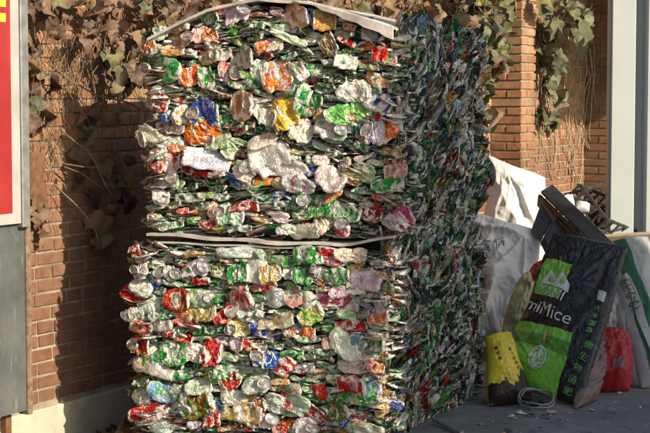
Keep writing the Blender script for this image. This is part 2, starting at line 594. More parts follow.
def make_brick_mesh(L, seed):
    r = random.Random(seed)
    bm = bmesh.new()
    bmesh.ops.create_cube(bm, size=1.0)
    for v in bm.verts:
        v.co.x *= L
        v.co.y *= 0.05
        v.co.z *= 0.0525
    bmesh.ops.bevel(bm, geom=bm.edges[:], offset=0.0035, segments=1, affect='EDGES')
    for v in bm.verts:
        v.co += Vector((r.uniform(-1, 1) * 0.0018, r.uniform(-1, 1) * 0.0016, r.uniform(-1, 1) * 0.0018))
    me = bpy.data.meshes.new('brick')
    bm.to_mesh(me)
    bm.free()
    me.materials.append(M_BRICK)
    return me
BRICKS = {0.24: [make_brick_mesh(0.24, i) for i in range(5)], 0.115: [make_brick_mesh(0.115, 50 + i) for i in range(5)]}
COURSE = 0.065
brick_list = []                                            # (matrix, mesh)
def lay(origin, tangent, normal, length, z0, z1, start_header=False, seed=0):
    r = random.Random(seed)
    k0 = int(math.ceil(z0 / COURSE))
    k = k0
    while (k + 1) * COURSE <= z1:
        zc = k * COURSE + COURSE / 2
        x = 0.0
        idx = (k % 2)
        if length > 1:
            x = -0.125 * (k % 2) - r.uniform(0, 0.03)
        i = idx
        while x < length - 0.05:
            if length > 1:
                bl = 0.24 if r.random() < 0.45 else 0.115
            else:
                rem = length - x
                if (k % 2 == 0) and rem > 0.23:
                    bl = 0.24
                else:
                    bl = 0.115
            c = Vector(origin) + tangent * (x + bl / 2) + normal * (-0.025 + r.uniform(-0.0035, 0.003))
            c.z = zc + r.uniform(-0.0015, 0.0015)
            q = Quaternion((0, 0, 1), r.uniform(-0.012, 0.012)) @ Quaternion(normal, r.uniform(-0.008, 0.008))
            M = Matrix.Translation(c) @ q.to_matrix().to_4x4() @ frame((0, 0, 0), tangent, -normal, Vector((0, 0, 1)))
            brick_list.append((M, RB.choice(BRICKS[bl]), bl))
            x += bl + 0.012
        k += 1
lay(wall_pt(WALL_S0, 0), WT, WN, s_p1a - WALL_S0, 0.05, 3.4, seed=1)
lay(wall_pt(s_p1b, 0), WT, WN, s_p2a - s_p1b, -0.2, 3.4, seed=2)
lay(wall_pt(s_p2b, 0), WT, WN, 3.0, -0.2, 3.4, seed=3)
for (sa, sb, sd) in ((s_p1a, s_p1b, 4), (s_p2a, s_p2b, 5)):
    lay(wall_pt(sa, 0, 0.0), WN, -WT, PIER + 0.001, -0.2, 3.4, seed=sd)          # near return
    lay(wall_pt(sa + 0.002, 0, PIER), WT, WN, sb - sa, -0.2, 3.4, seed=sd + 20)       # street face
    lay(wall_pt(sb, 0, 0.0), WN, WT, PIER + 0.001, -0.2, 3.4, seed=sd + 40)       # far return

def wall_visible(p):
    x, y = project(p)
    if not (-5 < x < 615 and -8 < y < 440):
        return False
    if 150 < x < 478 and y > 42:
        return False
    if x < 20:
        return False
    if x > 480 and y > 225:
        return False
    return True
vis = [(b[0].translation.length, i) for i, b in enumerate(brick_list) if wall_visible(b[0].translation)]
vis.sort()
single = set(i for _, i in vis[:300])
bv, bf, brd = [], [], []
cnt = 0
for i, (M, me, bl) in enumerate(brick_list):
    if i in single:
        piece('brick', me, WALL, M)
    else:
        base = len(bv)
        rv = RB.random()
        for v in me.vertices:
            bv.append(tuple(M @ v.co - wall_base))
        for p in me.polygons:
            bf.append(tuple(base + j for j in p.vertices))
            brd.append(rv)
me = bpy.data.meshes.new('brick_courses')
me.from_pydata(bv, [], bf)
at = me.attributes.new('rnd', 'FLOAT', 'FACE')
at.data.foreach_set('value', brd)
me.materials.append(M_BRICK)
oc = bpy.data.objects.new('brick_courses', me)
oc['kind'] = 'stuff'
link(oc, WALL)
cop = MB()
slab(WALL_S0, WALL_S1, -0.42, 0.06, WALL_H, WALL_H + 0.08, cop)
cop.build('coping', M_PLINTH, WALL)
eav = MB()  # unseen overhang added to cut the sky light on the wall
slab(WALL_S0, WALL_S1, -0.40, 0.85, 3.42, 3.50, eav)
eav.build('shade_eave', M_WOOD, WALL)

# rusty plate fixed to the wall near the sign
pp = px_wall(37, 178, 0.03)
plate = MB()
sp_ = s_of(pp)
slab(sp_ - 0.062, sp_ + 0.05, 0.005, 0.045, pp.z - 0.13, pp.z + 0.12, plate)
po = plate.build('rusty_plate', M_RUST, None, bevel=0.006, loc=(pp.x, pp.y, pp.z))
tag(po, 'small rusty steel plate fixed to the brick wall beside the red sign', 'plate')

# ------------------------------------------------------------------ pale steel door frame at the right
def pale_frame():
    y = 10.6
    a = at_depth(610, 200, y)
    b = at_depth(634, 200, y)
    c = at_depth(645, 200, y)
    t = thing('gate_post', 'pale painted steel gate post with a recessed grey panel at the right edge', 'post', (b.x, y, 0))
    m = MB(); m.abox(a.x, b.x, y, y + 0.14, 0, 3.2); m.build('post', M_PALEPOST, t, bevel=0.006)
    m = MB(); m.abox(b.x - 0.003, c.x + 0.003, y + 0.09, y + 0.12, 0, 3.2); m.build('recessed_panel', M_DARKPANEL, t)
    m = MB(); m.abox(c.x, c.x + 0.15, y - 0.02, y + 0.14, 0, 3.2); m.build('post', M_PALEPOST, t, bevel=0.006)
    m = MB(); m.abox(a.x - 0.012, a.x - 0.001, y + 0.03, y + 0.10, 0, 3.2); m.build('edge_trim', M_PALEPOST, t)
pale_frame()

# ------------------------------------------------------------------ shed and canopy added out of view to cast shade
SQ = Vector((-SUN_H.y, SUN_H.x, 0))          # across the light
def qp(q, p, z):
    return SQ * q + SUN_H * p + Vector((0, 0, z))
def shed():
    q0, q1, p0, p1, h = 5.83, 8.12, -0.3, 1.7, 4.32
    c = qp((q0 + q1) / 2, (p0 + p1) / 2, 0)
    t = thing('shade_shed', 'grey corrugated sheet metal shed added out of view to shade the bale sides and bags', 'shed', c)
    m = MB()
    m.box(qp((q0 + q1) / 2, (p0 + p1) / 2, h / 2 - 0.05), SQ * ((q1 - q0) / 2 - 0.03), SUN_H * ((p1 - p0) / 2 - 0.03), Vector((0, 0, h / 2 - 0.05)))
    m.build('wall', M_SHED, t)
    m = MB()
    n = 28
    for i in range(n):
        q = q0 + (q1 - q0) * (i + 0.5) / n
        m.box(qp(q, p0 + 0.015, h / 2 - 0.06), SQ * 0.02, SUN_H * 0.015, Vector((0, 0, h / 2 - 0.08)))
    m.build('cladding_ribs', M_SHED, t)
    m = MB()
    m.box(qp((q0 + q1) / 2, (p0 + p1) / 2, h - 0.04), SQ * ((q1 - q0) / 2 + 0.01), SUN_H * ((p1 - p0) / 2 + 0.02), Vector((0, 0, 0.05)))
    m.build('roof', M_GALV, t)
    # leaning board added to slant the shade edge across the bale front
    a, b = qp(5.36, 0.4, 0.0), qp(5.81, 0.4, 3.95)
    d = (b - a).normalized()
    nn = d.cross(SUN_H).normalized()
    m = MB()
    m.box((a + b) / 2, d * ((b - a).length / 2), SUN_H * 0.6, nn * 0.012)
    o = m.build('board', M_WOOD, None, loc=tuple(qp(5.36, 0.4, 0)))
    tag(o, 'tall wooden board leaning on the unseen shed, added to shade the bale front', 'board')
shed()
def shade_canopy():  # unseen roof added to shadow the upper part of the far wall
    t = thing('shade_canopy', 'flat sheet metal canopy on two steel legs added out of view to shade the far wall', 'shade_canopy', qp(13.2, -5.7, 0))
    m = MB()
    m.box(qp(12.95, -6.60, 2.44), SQ * 1.15, SUN_H * 1.0, Vector((0, 0, 0.04)))
    m.build('roof', M_GALV, t)
    for q in (13.2, 14.0):
        m = MB(); m.tube([qp(q, -5.75, 0), qp(q, -5.75, 2.40)], 0.04, 8); m.build('leg', M_GALV, t)
        m = MB(); m.tube([qp(q, -6.7, 0), qp(q, -6.7, 2.40)], 0.04, 8); m.build('leg', M_GALV, t)
shade_canopy()

def cabinet():  # unseen blocker added to darken the gap between wall and bales
    x0, x1, y0, y1, h = -2.55, -1.50, 5.2, 6.1, 2.3
    t = thing('shade_cabinet', 'dark grey steel cabinet added out of view to keep sky light out of the wall gap', 'cabinet', ((x0 + x1) / 2, (y0 + y1) / 2, 0))
    m = MB(); m.abox(x0, x1, y0 + 0.03, y1, 0.06, h); m.build('body', M_SHED2, t, bevel=0.01)
    m = MB(); m.abox(x0 + 0.03, x1 - 0.03, y0 + 0.06, y1 - 0.03, 0.0, 0.07); m.build('base', M_BLACKPLASTIC, t)
    xm = (x0 + x1) / 2
    for a, b in ((x0 + 0.01, xm - 0.004), (xm + 0.004, x1 - 0.01)):
        m = MB(); m.abox(a, b, y0, y0 + 0.029, 0.09, h - 0.03); d = m.build('door', M_SHED2, t, bevel=0.006)
        hx = xm + (0.06 if a > xm - 0.1 else -0.06)
        m = MB(); m.tube([(hx, y0 - 0.02, 1.0), (hx, y0 - 0.03, 1.05), (hx, y0 - 0.03, 1.2), (hx, y0 - 0.02, 1.25)], 0.01, 6); m.build('handle', M_GALV, d)
M_SHED2 = simple_mat('dark_grey_paint', (0.05, 0.055, 0.06), (0.08, 0.085, 0.09), 3, 0.5)
cabinet()

# ------------------------------------------------------------------ crushed cans
def crush(seed, L=0.15, half_t=0.02, nu=30, nv=18, amp=0.007, bend=0.0, twist=0.0, neck=True, endround=0.0):
    """flattened, crumpled can: x = length, y = broad side, z = thickness; returns verts, faces, per-corner uv"""
    r = random.Random(seed)
    hw = 0.054 - 0.42 * half_t
    so = Vector((r.uniform(-90, 90), r.uniform(-90, 90), r.uniform(-90, 90)))
    V, UV = [], []
    k0, k1 = r.uniform(0.5, 1.2), r.uniform(0.5, 1.2)
    fx = r.uniform(-0.25, 0.25)
    for j in range(nv):
        v = j / (nv - 1)
        x = (v - 0.5) * L
        tz = half_t * (k0 * (1 - v) + k1 * v) * (0.75 + 0.55 * noise.noise(Vector((v * 3.0, 0, 0)) + so))
        ww = hw * (1.0 + 0.14 * noise.noise(Vector((v * 2.5, 7, 0)) + so))
        ww *= 1.0 - endround * abs(2 * v - 1) ** 4
        if neck and (j == 0 or j == nv - 1):
            ww *= 0.84
            tz *= 0.8
        for i in range(nu):
            a = 2 * math.pi * i / nu
            ca, sa = math.cos(a), math.sin(a)
            y = math.copysign(abs(ca) ** 0.75, ca) * ww
            z = math.copysign(abs(sa) ** 0.8, sa) * tz
            p = Vector((x, y, z))
            nrm = Vector((0, ca * 0.5, sa)).normalized()
            q = p * 17.0 + so
            rid = 1.0 - abs(noise.noise(q)) * 2.2
            rid2 = 1.0 - abs(noise.noise(q * 2.3 + Vector((5, 5, 5)))) * 2.0
            rid3 = 1.0 - abs(noise.noise(q * 4.6 + Vector((1, 7, 3)))) * 2.0
            p += nrm * (amp * (rid - 0.5) + amp * 0.6 * (rid2 - 0.5) + amp * 0.28 * (rid3 - 0.5))
            p += noise.noise_vector(q * 0.45) * amp * 0.9
            # fold
            p.z += bend * max(0.0, p.x / L - fx) * 0.12
            p.y += twist * (p.x / L) * abs(p.x / L) * 0.08
            an = twist * p.x / L * 1.4
            p.y, p.z = p.y * math.cos(an) - p.z * math.sin(an), p.y * math.sin(an) + p.z * math.cos(an)
            V.append(p)
            UV.append((i / nu, v))
    Fc, FU = [], []
    for j in range(nv - 1):
        for i in range(nu):
            i2 = (i + 1) % nu
            Fc.append((j * nu + i, j * nu + i2, (j + 1) * nu + i2, (j + 1) * nu + i))
            u0, u1 = i / nu, (i + 1) / nu
            v0, v1 = j / (nv - 1), (j + 1) / (nv - 1)
            FU.append(((u0, v0), (u1, v0), (u1, v1), (u0, v1)))
    for j, inset, vv in ((0, 0.006, 0.0), (nv - 1, -0.006, 1.0)):
        c = sum((V[j * nu + i] for i in range(nu)), Vector()) / nu
        c.x += inset
        V.append(c)
        ci = len(V) - 1
        for i in range(nu):
            i2 = (i + 1) % nu
            Fc.append((ci, j * nu + i2, j * nu + i) if j == 0 else (ci, j * nu + i, j * nu + i2))
            FU.append(((0.5, vv), (0.5, vv), (0.5, vv)))
    return V, Fc, FU

def crush_mesh(name, data, smooth=True):
    V, Fc, FU = data
    me = bpy.data.meshes.new(name)
    me.from_pydata([tuple(p) for p in V], [], Fc)
    uvl = me.uv_layers.new(name='UVMap')
    flat = [c for fu in FU for uv in fu for c in uv]
    uvl.data.foreach_set('uv', flat)
    me.polygons.foreach_set('use_smooth', [smooth] * len(Fc))
    me.materials.append(M_CAN)
    return me

RC = random.Random(5)
FAT = []
for k in range(16):
    d = crush(100 + k, L=0.15, half_t=RC.uniform(0.015, 0.029), amp=RC.uniform(0.010, 0.016), bend=RC.uniform(-0.6, 0.6), twist=RC.uniform(-0.6, 0.6), endround=RC.uniform(0.08, 0.5))
    FAT.append(crush_mesh('crushed_can', d, k % 3 != 0))
SHARD = []
for k in range(10):
    d = crush(300 + k, L=0.15, half_t=RC.uniform(0.003, 0.008), nu=16, nv=11, amp=RC.uniform(0.006, 0.010), bend=RC.uniform(-0.9, 0.9), twist=RC.uniform(-0.9, 0.9), endround=RC.uniform(0.35, 0.8), neck=False)
    SHARD.append(crush_mesh('flattened_can', d, k % 2 == 0))
    SHARD[-1].materials[0] = M_SIDE
BLADE = [crush(900 + k, L=0.15, half_t=RC.uniform(0.002, 0.006), nu=8, nv=9, amp=RC.uniform(0.005, 0.009), bend=RC.uniform(-1.0, 1.0), twist=RC.uniform(-0.8, 0.8), endround=RC.uniform(0.35, 0.8), neck=False) for k in range(12)]
THIN = [crush(500 + k, L=0.15, half_t=RC.uniform(0.003, 0.009), nu=10, nv=7, amp=RC.uniform(0.005, 0.009), bend=RC.uniform(-0.6, 0.6), twist=RC.uniform(-0.4, 0.4)) for k in range(14)]

def lid_mesh():
    mb = MB()
    prof = [(0.0265, -0.006), (0.0275, 0.002), (0.0265, 0.004), (0.0245, 0.003), (0.0235, -0.002), (0.021, -0.002), (0.0195, 0.0005), (0.012, -0.0002)]
    n = 20
    for rr, z in prof:
        for i in range(n):
            a = 2 * math.pi * i / n
            w = 1 + 0.05 * math.sin(2 * a + rr * 90)
            mb.v.append((rr * w * math.cos(a), rr * w * math.sin(a), z + 0.0012 * math.sin(3 * a)))
    for j in range(len(prof) - 1):
        for i in range(n):
            i2 = (i + 1) % n
            mb.f.append((j * n + i, j * n + i2, (j + 1) * n + i2, (j + 1) * n + i)); mb.m.append(0)
    mb.f.append(tuple((len(prof) - 1) * n + i for i in range(n))); mb.m.append(0)
    # opening and tab
    mb.add([(0.002, -0.005, 0.0016), (0.013, -0.006, 0.0016), (0.015, 0, 0.002), (0.013, 0.006, 0.0016), (0.002, 0.005, 0.0016)], [(0, 1, 2, 3, 4)])
    b = len(mb.v)
    mb.box((-0.006, 0, 0.002), (0.009, 0, 0), (0, 0.0055, 0), (0, 0, 0.0012))
    return mb.mesh('can_lid', M_LID, smooth=False)
LID = lid_mesh()

PAL = {
    'green': (0.03, 0.24, 0.05), 'dgreen': (0.012, 0.10, 0.035), 'lgreen': (0.22, 0.46, 0.14), 'pgreen': (0.42, 0.55, 0.42),
    'red': (0.46, 0.03, 0.028), 'dred': (0.20, 0.014, 0.016), 'orange': (0.68, 0.15, 0.025), 'gold': (0.52, 0.31, 0.09),
    'yellow': (0.72, 0.55, 0.06), 'silver': (0.62, 0.61, 0.57), 'white': (0.80, 0.79, 0.75), 'blue': (0.03, 0.08, 0.36),
    'lblue': (0.22, 0.38, 0.62), 'pink': (0.50, 0.26, 0.20), 'brown': (0.22, 0.11, 0.025), 'mag': (0.38, 0.07, 0.13), 'dark': (0.05, 0.055, 0.06), 'teal': (0.05, 0.10, 0.11),
}
PAL = {k: (v[0], v[1], v[2], 1.0) for k, v in PAL.items()}
FILL = ['silver'] * 6 + ['white'] * 2 + ['green'] * 7 + ['dgreen'] * 5 + ['lgreen'] * 4 + ['pgreen'] * 4 + ['red'] * 2 + ['dred'] * 2 + ['gold'] * 2 + ['blue', 'orange', 'pink', 'brown', 'dark', 'pgreen']
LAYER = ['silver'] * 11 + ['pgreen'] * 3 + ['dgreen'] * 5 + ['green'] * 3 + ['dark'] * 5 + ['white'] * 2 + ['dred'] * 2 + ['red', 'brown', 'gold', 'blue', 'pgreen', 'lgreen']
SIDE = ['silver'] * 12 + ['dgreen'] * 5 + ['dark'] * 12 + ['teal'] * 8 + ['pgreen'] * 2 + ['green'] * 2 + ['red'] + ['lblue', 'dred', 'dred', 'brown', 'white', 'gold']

# prominent cans read off the photograph: x, y, length, height (photo pixels), colour, tilt in degrees, lid end (-1, 0, 1)
UP = '''161 33 14 10 white 10 0;150 36 15 8 dgreen 15 0;180 27 20 11 gold 14 0;212 18 16 9 green 12 0;181 42 28 14 gold 20 1;200 35 15 14 pink 0 0;211 36 13 11 orange 0 0
150 46 13 9 orange 25 0;157 51 13 9 silver 5 -1;175 51 20 9 gold 5 0;224 10 14 7 orange 8 0;238 12 20 16 silver 8 1;222 55 20 11 silver 15 0
163 69 36 20 green -3 -1;191 76 21 18 orange 4 0;208 77 14 16 green 0 0;160 103 18 14 red 0 -1;171 117 12 10 blue 0 0;187 115 22 18 gold 0 0;206 112 26 20 blue 6 -1
211 57 20 12 gold 10 1;230 72 17 18 red 0 1;297 16 28 18 gold 8 0;312 17 9 14 blue 0 0;279 12 7 12 dred 80 0;290 38 34 7 white -20 0;264 47 15 11 orange 0 0;276 44 14 11 silver 0 0
245 58 25 18 green 10 0;256 25 18 7 green -5 0;277 75 27 26 orange 15 0;261 70 16 15 white 0 0;297 74 20 22 silver 40 0;300 92 23 19 green -20 -1;245 105 24 24 gold 0 1
265 113 18 18 silver 0 0;286 115 26 26 yellow 30 -1;306 107 18 16 green 0 0;304 125 14 12 white 0 0;327 20 19 18 gold 0 0;351 27 13 6 red -15 0;348 42 17 6 red -20 0
369 35 11 11 silver 0 1;385 56 22 18 red 0 0;348 63 20 11 white -10 0;330 45 15 18 brown 30 0;378 80 21 11 gold -15 0;355 92 28 16 silver 8 0;381 103 25 19 blue -30 0
316 101 15 12 green 0 0;350 113 40 18 lgreen 10 0;362 127 20 14 dgreen 10 0;391 125 22 18 orange 15 0;376 130 17 20 silver 0 -1;333 130 27 16 silver -5 1;384 138 15 10 white 20 0
172 127 26 11 brown -5 0;148 135 14 20 silver 60 -1;204 131 32 19 orange 12 0;220 141 22 15 lgreen 5 -1;172 140 24 11 silver 0 0;166 160 27 21 red -5 0;180 148 15 7 orange 0 0
210 160 40 17 white -8 0;205 171 40 10 dred -9 0;166 180 27 13 white 5 1;178 184 14 9 lgreen 0 0;231 150 13 15 pgreen 40 0;272 160 34 27 silver 10 0;234 180 11 13 blue 70 0
246 171 15 18 white 60 1;265 141 26 14 silver 10 0;303 132 19 18 white -30 0;268 181 23 9 orange 0 0;281 184 10 12 yellow 60 0;256 186 12 10 green 60 0;295 172 19 20 silver 70 0
163 197 15 13 silver 0 0;192 197 25 9 dgreen 5 0;216 211 13 14 orange -30 0;232 214 24 18 silver -10 -1;160 221 19 11 pgreen -15 0;210 224 17 9 red 10 0;184 211 10 6 red 0 0
246 205 25 9 dred 0 0;266 199 23 8 dgreen 0 0;298 200 19 14 green 0 1;320 209 18 11 green 0 0;282 217 9 14 white 80 0;305 231 32 13 white 5 0;325 222 18 18 silver 30 0;300 184 30 14 silver -8 0
322 160 14 9 white 0 0;345 163 12 9 gold 10 0;332 178 28 22 silver -25 0;334 195 20 10 orange 30 0;365 172 15 21 pgreen 70 0;352 176 12 18 brown 70 0;388 185 28 12 green 5 0;396 170 19 13 pink 0 0
342 210 36 14 green -12 0;343 227 15 19 white 60 1;372 215 22 10 dred -5 0;404 217 18 17 mag 30 0;393 222 13 17 white 60 0'''
LOW = '''136 248 10 6 red 0 0;143 270 13 11 silver 0 -1;158 278 20 16 blue 50 1;174 273 13 11 silver 0 1;197 267 22 14 silver 0 1;188 274 15 13 green 40 0;134 292 14 19 red 70 0;144 287 20 15 silver -30 0
180 300 23 18 red 0 0;201 298 26 16 lgreen 5 1;150 303 19 14 pgreen 20 0;240 252 36 10 silver 5 0;220 267 17 10 dgreen 20 0;240 272 19 18 green 0 0;256 270 20 20 silver 80 0;272 273 19 16 gold 0 0
281 261 27 9 green 0 0;291 272 13 11 white 0 0;265 286 23 8 red 8 0;238 300 30 20 red 10 0;272 297 27 16 silver 5 0;295 297 15 18 pink 50 0;310 255 27 18 green 5 0;331 256 14 20 red 80 0
352 255 27 12 silver -5 0;304 275 17 14 green 0 0;320 271 15 12 dark -30 0;337 275 25 16 green 5 0;368 279 28 20 silver -5 0;358 288 17 10 white 0 0;338 301 36 16 mag -5 0;342 291 20 8 silver 10 0
305 300 22 17 silver 0 0;313 314 22 15 lgreen 25 0;136 315 18 11 silver 0 -1;164 312 25 10 green 15 0;203 312 27 14 gold 10 0;184 316 17 8 orange 0 0;143 326 20 10 red -5 0;163 325 22 10 silver 10 0
188 323 23 7 red -5 0;143 344 18 16 red 5 -1;153 358 18 17 white -30 0;172 352 33 20 green 0 0;196 352 15 16 white 80 0;212 353 20 21 red 0 0;155 368 38 13 white -10 0;226 315 20 13 red 25 1
240 328 18 14 yellow 10 -1;266 331 27 11 blue -10 0;278 321 34 13 silver 10 0;291 329 13 12 orange 30 0;238 343 13 14 silver 0 0;250 345 13 9 red 0 0;270 358 26 14 blue -10 -1;286 366 18 16 red 60 0
352 325 27 11 red 5 0;380 318 20 12 orange 20 0;307 331 17 10 orange 0 0;347 345 30 16 white -40 0;334 343 19 11 orange -10 0;358 340 10 9 lblue 0 0;374 344 24 17 green 10 -1;355 366 27 12 silver 5 1
376 367 17 10 red -10 0;183 374 20 10 green 20 0;145 396 14 12 silver 0 -1;164 392 26 14 lblue -20 0;182 394 17 13 green -30 1;201 387 24 15 pgreen 15 0;216 376 15 18 lgreen 60 0;151 413 32 12 red 10 0
200 406 30 19 brown 12 -1;214 418 15 12 red 0 0;160 426 25 14 pgreen -5 0;222 372 20 10 green 15 0;232 380 19 13 red 10 0;258 383 23 20 pgreen 0 1;282 381 16 7 gold 0 0;235 398 23 15 silver -10 0
228 413 27 11 gold 0 0;250 411 25 16 gold 0 0;261 405 13 11 red 0 0;268 419 15 14 silver 0 1;276 402 16 18 pgreen 70 0;288 400 16 11 red 80 0;290 390 23 12 pink 10 0;301 404 17 18 pgreen 70 0
321 390 17 11 red -10 0;353 386 26 20 red 10 0;372 388 19 13 lblue 0 0;360 399 38 10 green -3 0;316 414 15 17 red 60 0;336 411 27 16 green 5 -1;306 426 21 16 silver 0 1;345 417 14 12 blue 50 0
358 419 15 7 red 0 0;365 428 38 11 silver 0 0;385 407 17 13 gold 20 0;394 404 10 15 blue 70 0'''

def parse(t):
    out = []
    for e in t.replace('\n', ';').split(';'):
        a = e.split()
        if len(a) == 7:
            out.append((float(a[0]), float(a[1]), float(a[2]), float(a[3]), a[4], float(a[5]), int(a[6])))
    return out

def lerp_tab(tab, a):
    for (x0, y0), (x1, y1) in zip(tab[:-1], tab[1:]):
        if a <= x1:
            return y0 + (y1 - y0) * max(0.0, (a - x0)) / (x1 - x0)
    return tab[-1][1]

class Bale:
    def __init__(self, K, L, R, bot, top, label, group, heroes, seed):
        self.K, self.L, self.R = Vector(K), Vector(L), Vector(R)
        self.B = self.L + self.R - self.K
        self.bot, self.top = bot, top                        # tables over the front face, a = 0 at K, 1 at L
        self.rng = random.Random(seed)
        self.nfront = (self.L - self.K).cross(Vector((0, 0, 1))).normalized()
        if self.nfront.y > 0:
            self.nfront = -self.nfront
        self.tfront = (self.K - self.L).normalized()         # points right in the picture
        self.tside = (self.R - self.K).normalized()
        self.nside = self.tside.cross(Vector((0, 0, 1))).normalized()
        if self.nside.x < 0:
            self.nside = -self.nside
        zb = min(z for _, z in bot)
        c = (self.K + self.L + self.R + self.B) / 4
        self.t = thing('can_bale', label, 'bale', (c.x, c.y, zb), group)
        self.count = 0
        self.heroes = heroes
        self.core(); self.hero(); self.stuff()
    def zb(self, a): return lerp_tab(self.bot, a)
    def zt(self, a): return lerp_tab(self.top, a)
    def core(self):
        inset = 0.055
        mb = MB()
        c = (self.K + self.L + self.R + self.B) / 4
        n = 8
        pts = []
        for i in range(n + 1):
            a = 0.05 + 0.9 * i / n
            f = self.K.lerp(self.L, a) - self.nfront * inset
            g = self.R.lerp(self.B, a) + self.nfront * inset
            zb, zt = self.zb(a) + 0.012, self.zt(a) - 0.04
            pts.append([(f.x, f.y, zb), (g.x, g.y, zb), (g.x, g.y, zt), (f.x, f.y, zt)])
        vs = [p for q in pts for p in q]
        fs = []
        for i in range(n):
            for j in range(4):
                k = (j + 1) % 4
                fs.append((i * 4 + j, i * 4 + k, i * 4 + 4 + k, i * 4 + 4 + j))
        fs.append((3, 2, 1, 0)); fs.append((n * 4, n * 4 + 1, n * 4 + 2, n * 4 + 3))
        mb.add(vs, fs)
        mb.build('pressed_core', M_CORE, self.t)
    def can(self, mesh, M, col, lid=0, lid_scale=1.0):
        o = piece('crushed_can', mesh, self.t, M)
        r = self.rng
        j = [max(0, min(1, c * r.uniform(0.8, 1.15))) for c in col[:3]]
        o.color = (j[0], j[1], j[2], 1)
        self.count += 1
        if lid:
            l = bpy.data.objects.new('can_lid', LID)
            link(l, o)
            # lid disc at the end of the can, folded to face outwards
            sx, sy, sz = M.col[0].length, M.col[1].length, M.col[2].length
            want = lid_scale
            x, y, z = ortho((1, r.uniform(-0.3, 0.3), -0.35 * lid), (r.uniform(0.1, 0.7) * lid, r.uniform(-0.35, 0.35), 1))
            L4 = frame((lid * 0.055, 0, 0.030), x, y, z, 1, 1, 1)
            S = Matrix.Diagonal((want / sx, want * r.uniform(0.62, 0.95) / sy, want / sz, 1))
            l.matrix_basis = Matrix.Translation(L4.translation) @ S @ frame((0, 0, 0), x, y, z)
        return o
    def hero(self):
        r = self.rng
        self.spots = []
        for (px, py, ln, ht, col, rot, lid) in self.heroes:
            P = on_plane(px, py, self.K, self.nfront)
            m_px = (P - CAM).length / FPX
            a = (P - self.K).dot(self.L - self.K) / (self.L - self.K).length_squared
            rr = math.radians(rot)
            X = (self.tfront * math.cos(rr) + Vector((0, 0, math.sin(rr)))) + self.nfront * r.uniform(-0.28, 0.28)
            Z = self.nfront + Vector((0, 0, r.uniform(-0.15, 0.5)))
            x, y, z = ortho(X, Z)
            length, high = ln * m_px * 1.22, ht * m_px * 1.24
            sx, sy = length / 0.15, high / 0.092
            sz = min(0.9, max(0.4, (sx + sy) / 2 * 0.66))
            mesh = r.choice(FAT)
            loc = P + self.nfront * r.uniform(0.010, 0.026)
            if r.random() < 0.5:
                x, y = -x, -y
                lid_ = -lid
            else:
                lid_ = lid
            ls = min(1.15, max(0.62, high * 0.85 / 0.055))
            self.can(mesh, frame(loc, x, y, z, sx, sy, sz), PAL[col], lid_, ls)
            self.spots.append((px, py, ln, ht))
        # smaller cans between them
        tries = 0
        target = self.count + 135
        while self.count < target and tries < 4000:
            tries += 1
            a = r.uniform(0.01, 0.99)
            b = r.uniform(0.03, 0.97)
            P = self.K.lerp(self.L, a)
            P.z = self.zb(a) + (self.zt(a) - self.zb(a)) * b
            px, py = project(P)
            if any(abs(px - s[0]) < s[2] * 0.5 + 2 and abs(py - s[1]) < s[3] * 0.5 + 2 for s in self.spots):
                continue
            ln, ht = r.uniform(14, 26), r.uniform(4.5, 10)
            m_px = (P - CAM).length / FPX
            rr = math.radians(r.gauss(0, 10))
            X = self.tfront * math.cos(rr) + Vector((0, 0, math.sin(rr))) + self.nfront * r.uniform(-0.3, 0.3)
            Z = self.nfront + Vector((0, 0, r.uniform(-0.2, 0.9)))
            x, y, z = ortho(X, Z)
            self.can(r.choice(FAT), frame(P + self.nfront * r.uniform(-0.004, 0.012), x, y, z, ln * m_px / 0.15, ht * m_px / 0.092, 0.6), PAL[r.choice(FILL)])
            self.spots.append((px, py, ln, ht))
        # flattened cans standing out of the long side
        n_side = max(0, 298 - self.count)
        for k in range(n_side):
            e = r.random() ** 0.85
            b = r.uniform(0.03, 0.98)
            self.side_piece(e, b, objectify=True)
    def side_frame(self, e, b):
        r = self.rng
        P = self.K.lerp(self.R, e)
        z0, z1 = self.zb(0), self.zt(0) - 0.045 * e
        P.z = z0 + (z1 - z0) * b
        fl = noise.noise(Vector((e * 3.2, b * 2.6, 3.7 + z0 * 9)))
        tilt = math.radians(14 + 42 * fl + r.gauss(0, 9))
        X = Vector((0, 0, math.cos(tilt))) + self.tside * math.sin(tilt) * r.uniform(0.3, 1) + self.nside * (math.sin(tilt) + r.uniform(-0.25, 0.25))
        Z = -self.tside + self.nside * (0.25 + 1.1 * noise.noise(Vector((e * 4, b * 4, 11 + z0 * 5))) + r.gauss(0, 0.35))
        x, y, z = ortho(X, Z)
        return P, x, y, z
    def side_piece(self, e, b, objectify):
        r = self.rng
        P, x, y, z = self.side_frame(e, b)
        P = P + self.nside * r.uniform(-0.045, -0.006)
        s = r.uniform(0.6, 1.05)
        self.can(r.choice(SHARD), frame(P, x, y, z, s * r.uniform(1.1, 1.9), s * r.uniform(0.35, 0.8), s), PAL[r.choice(SIDE)])
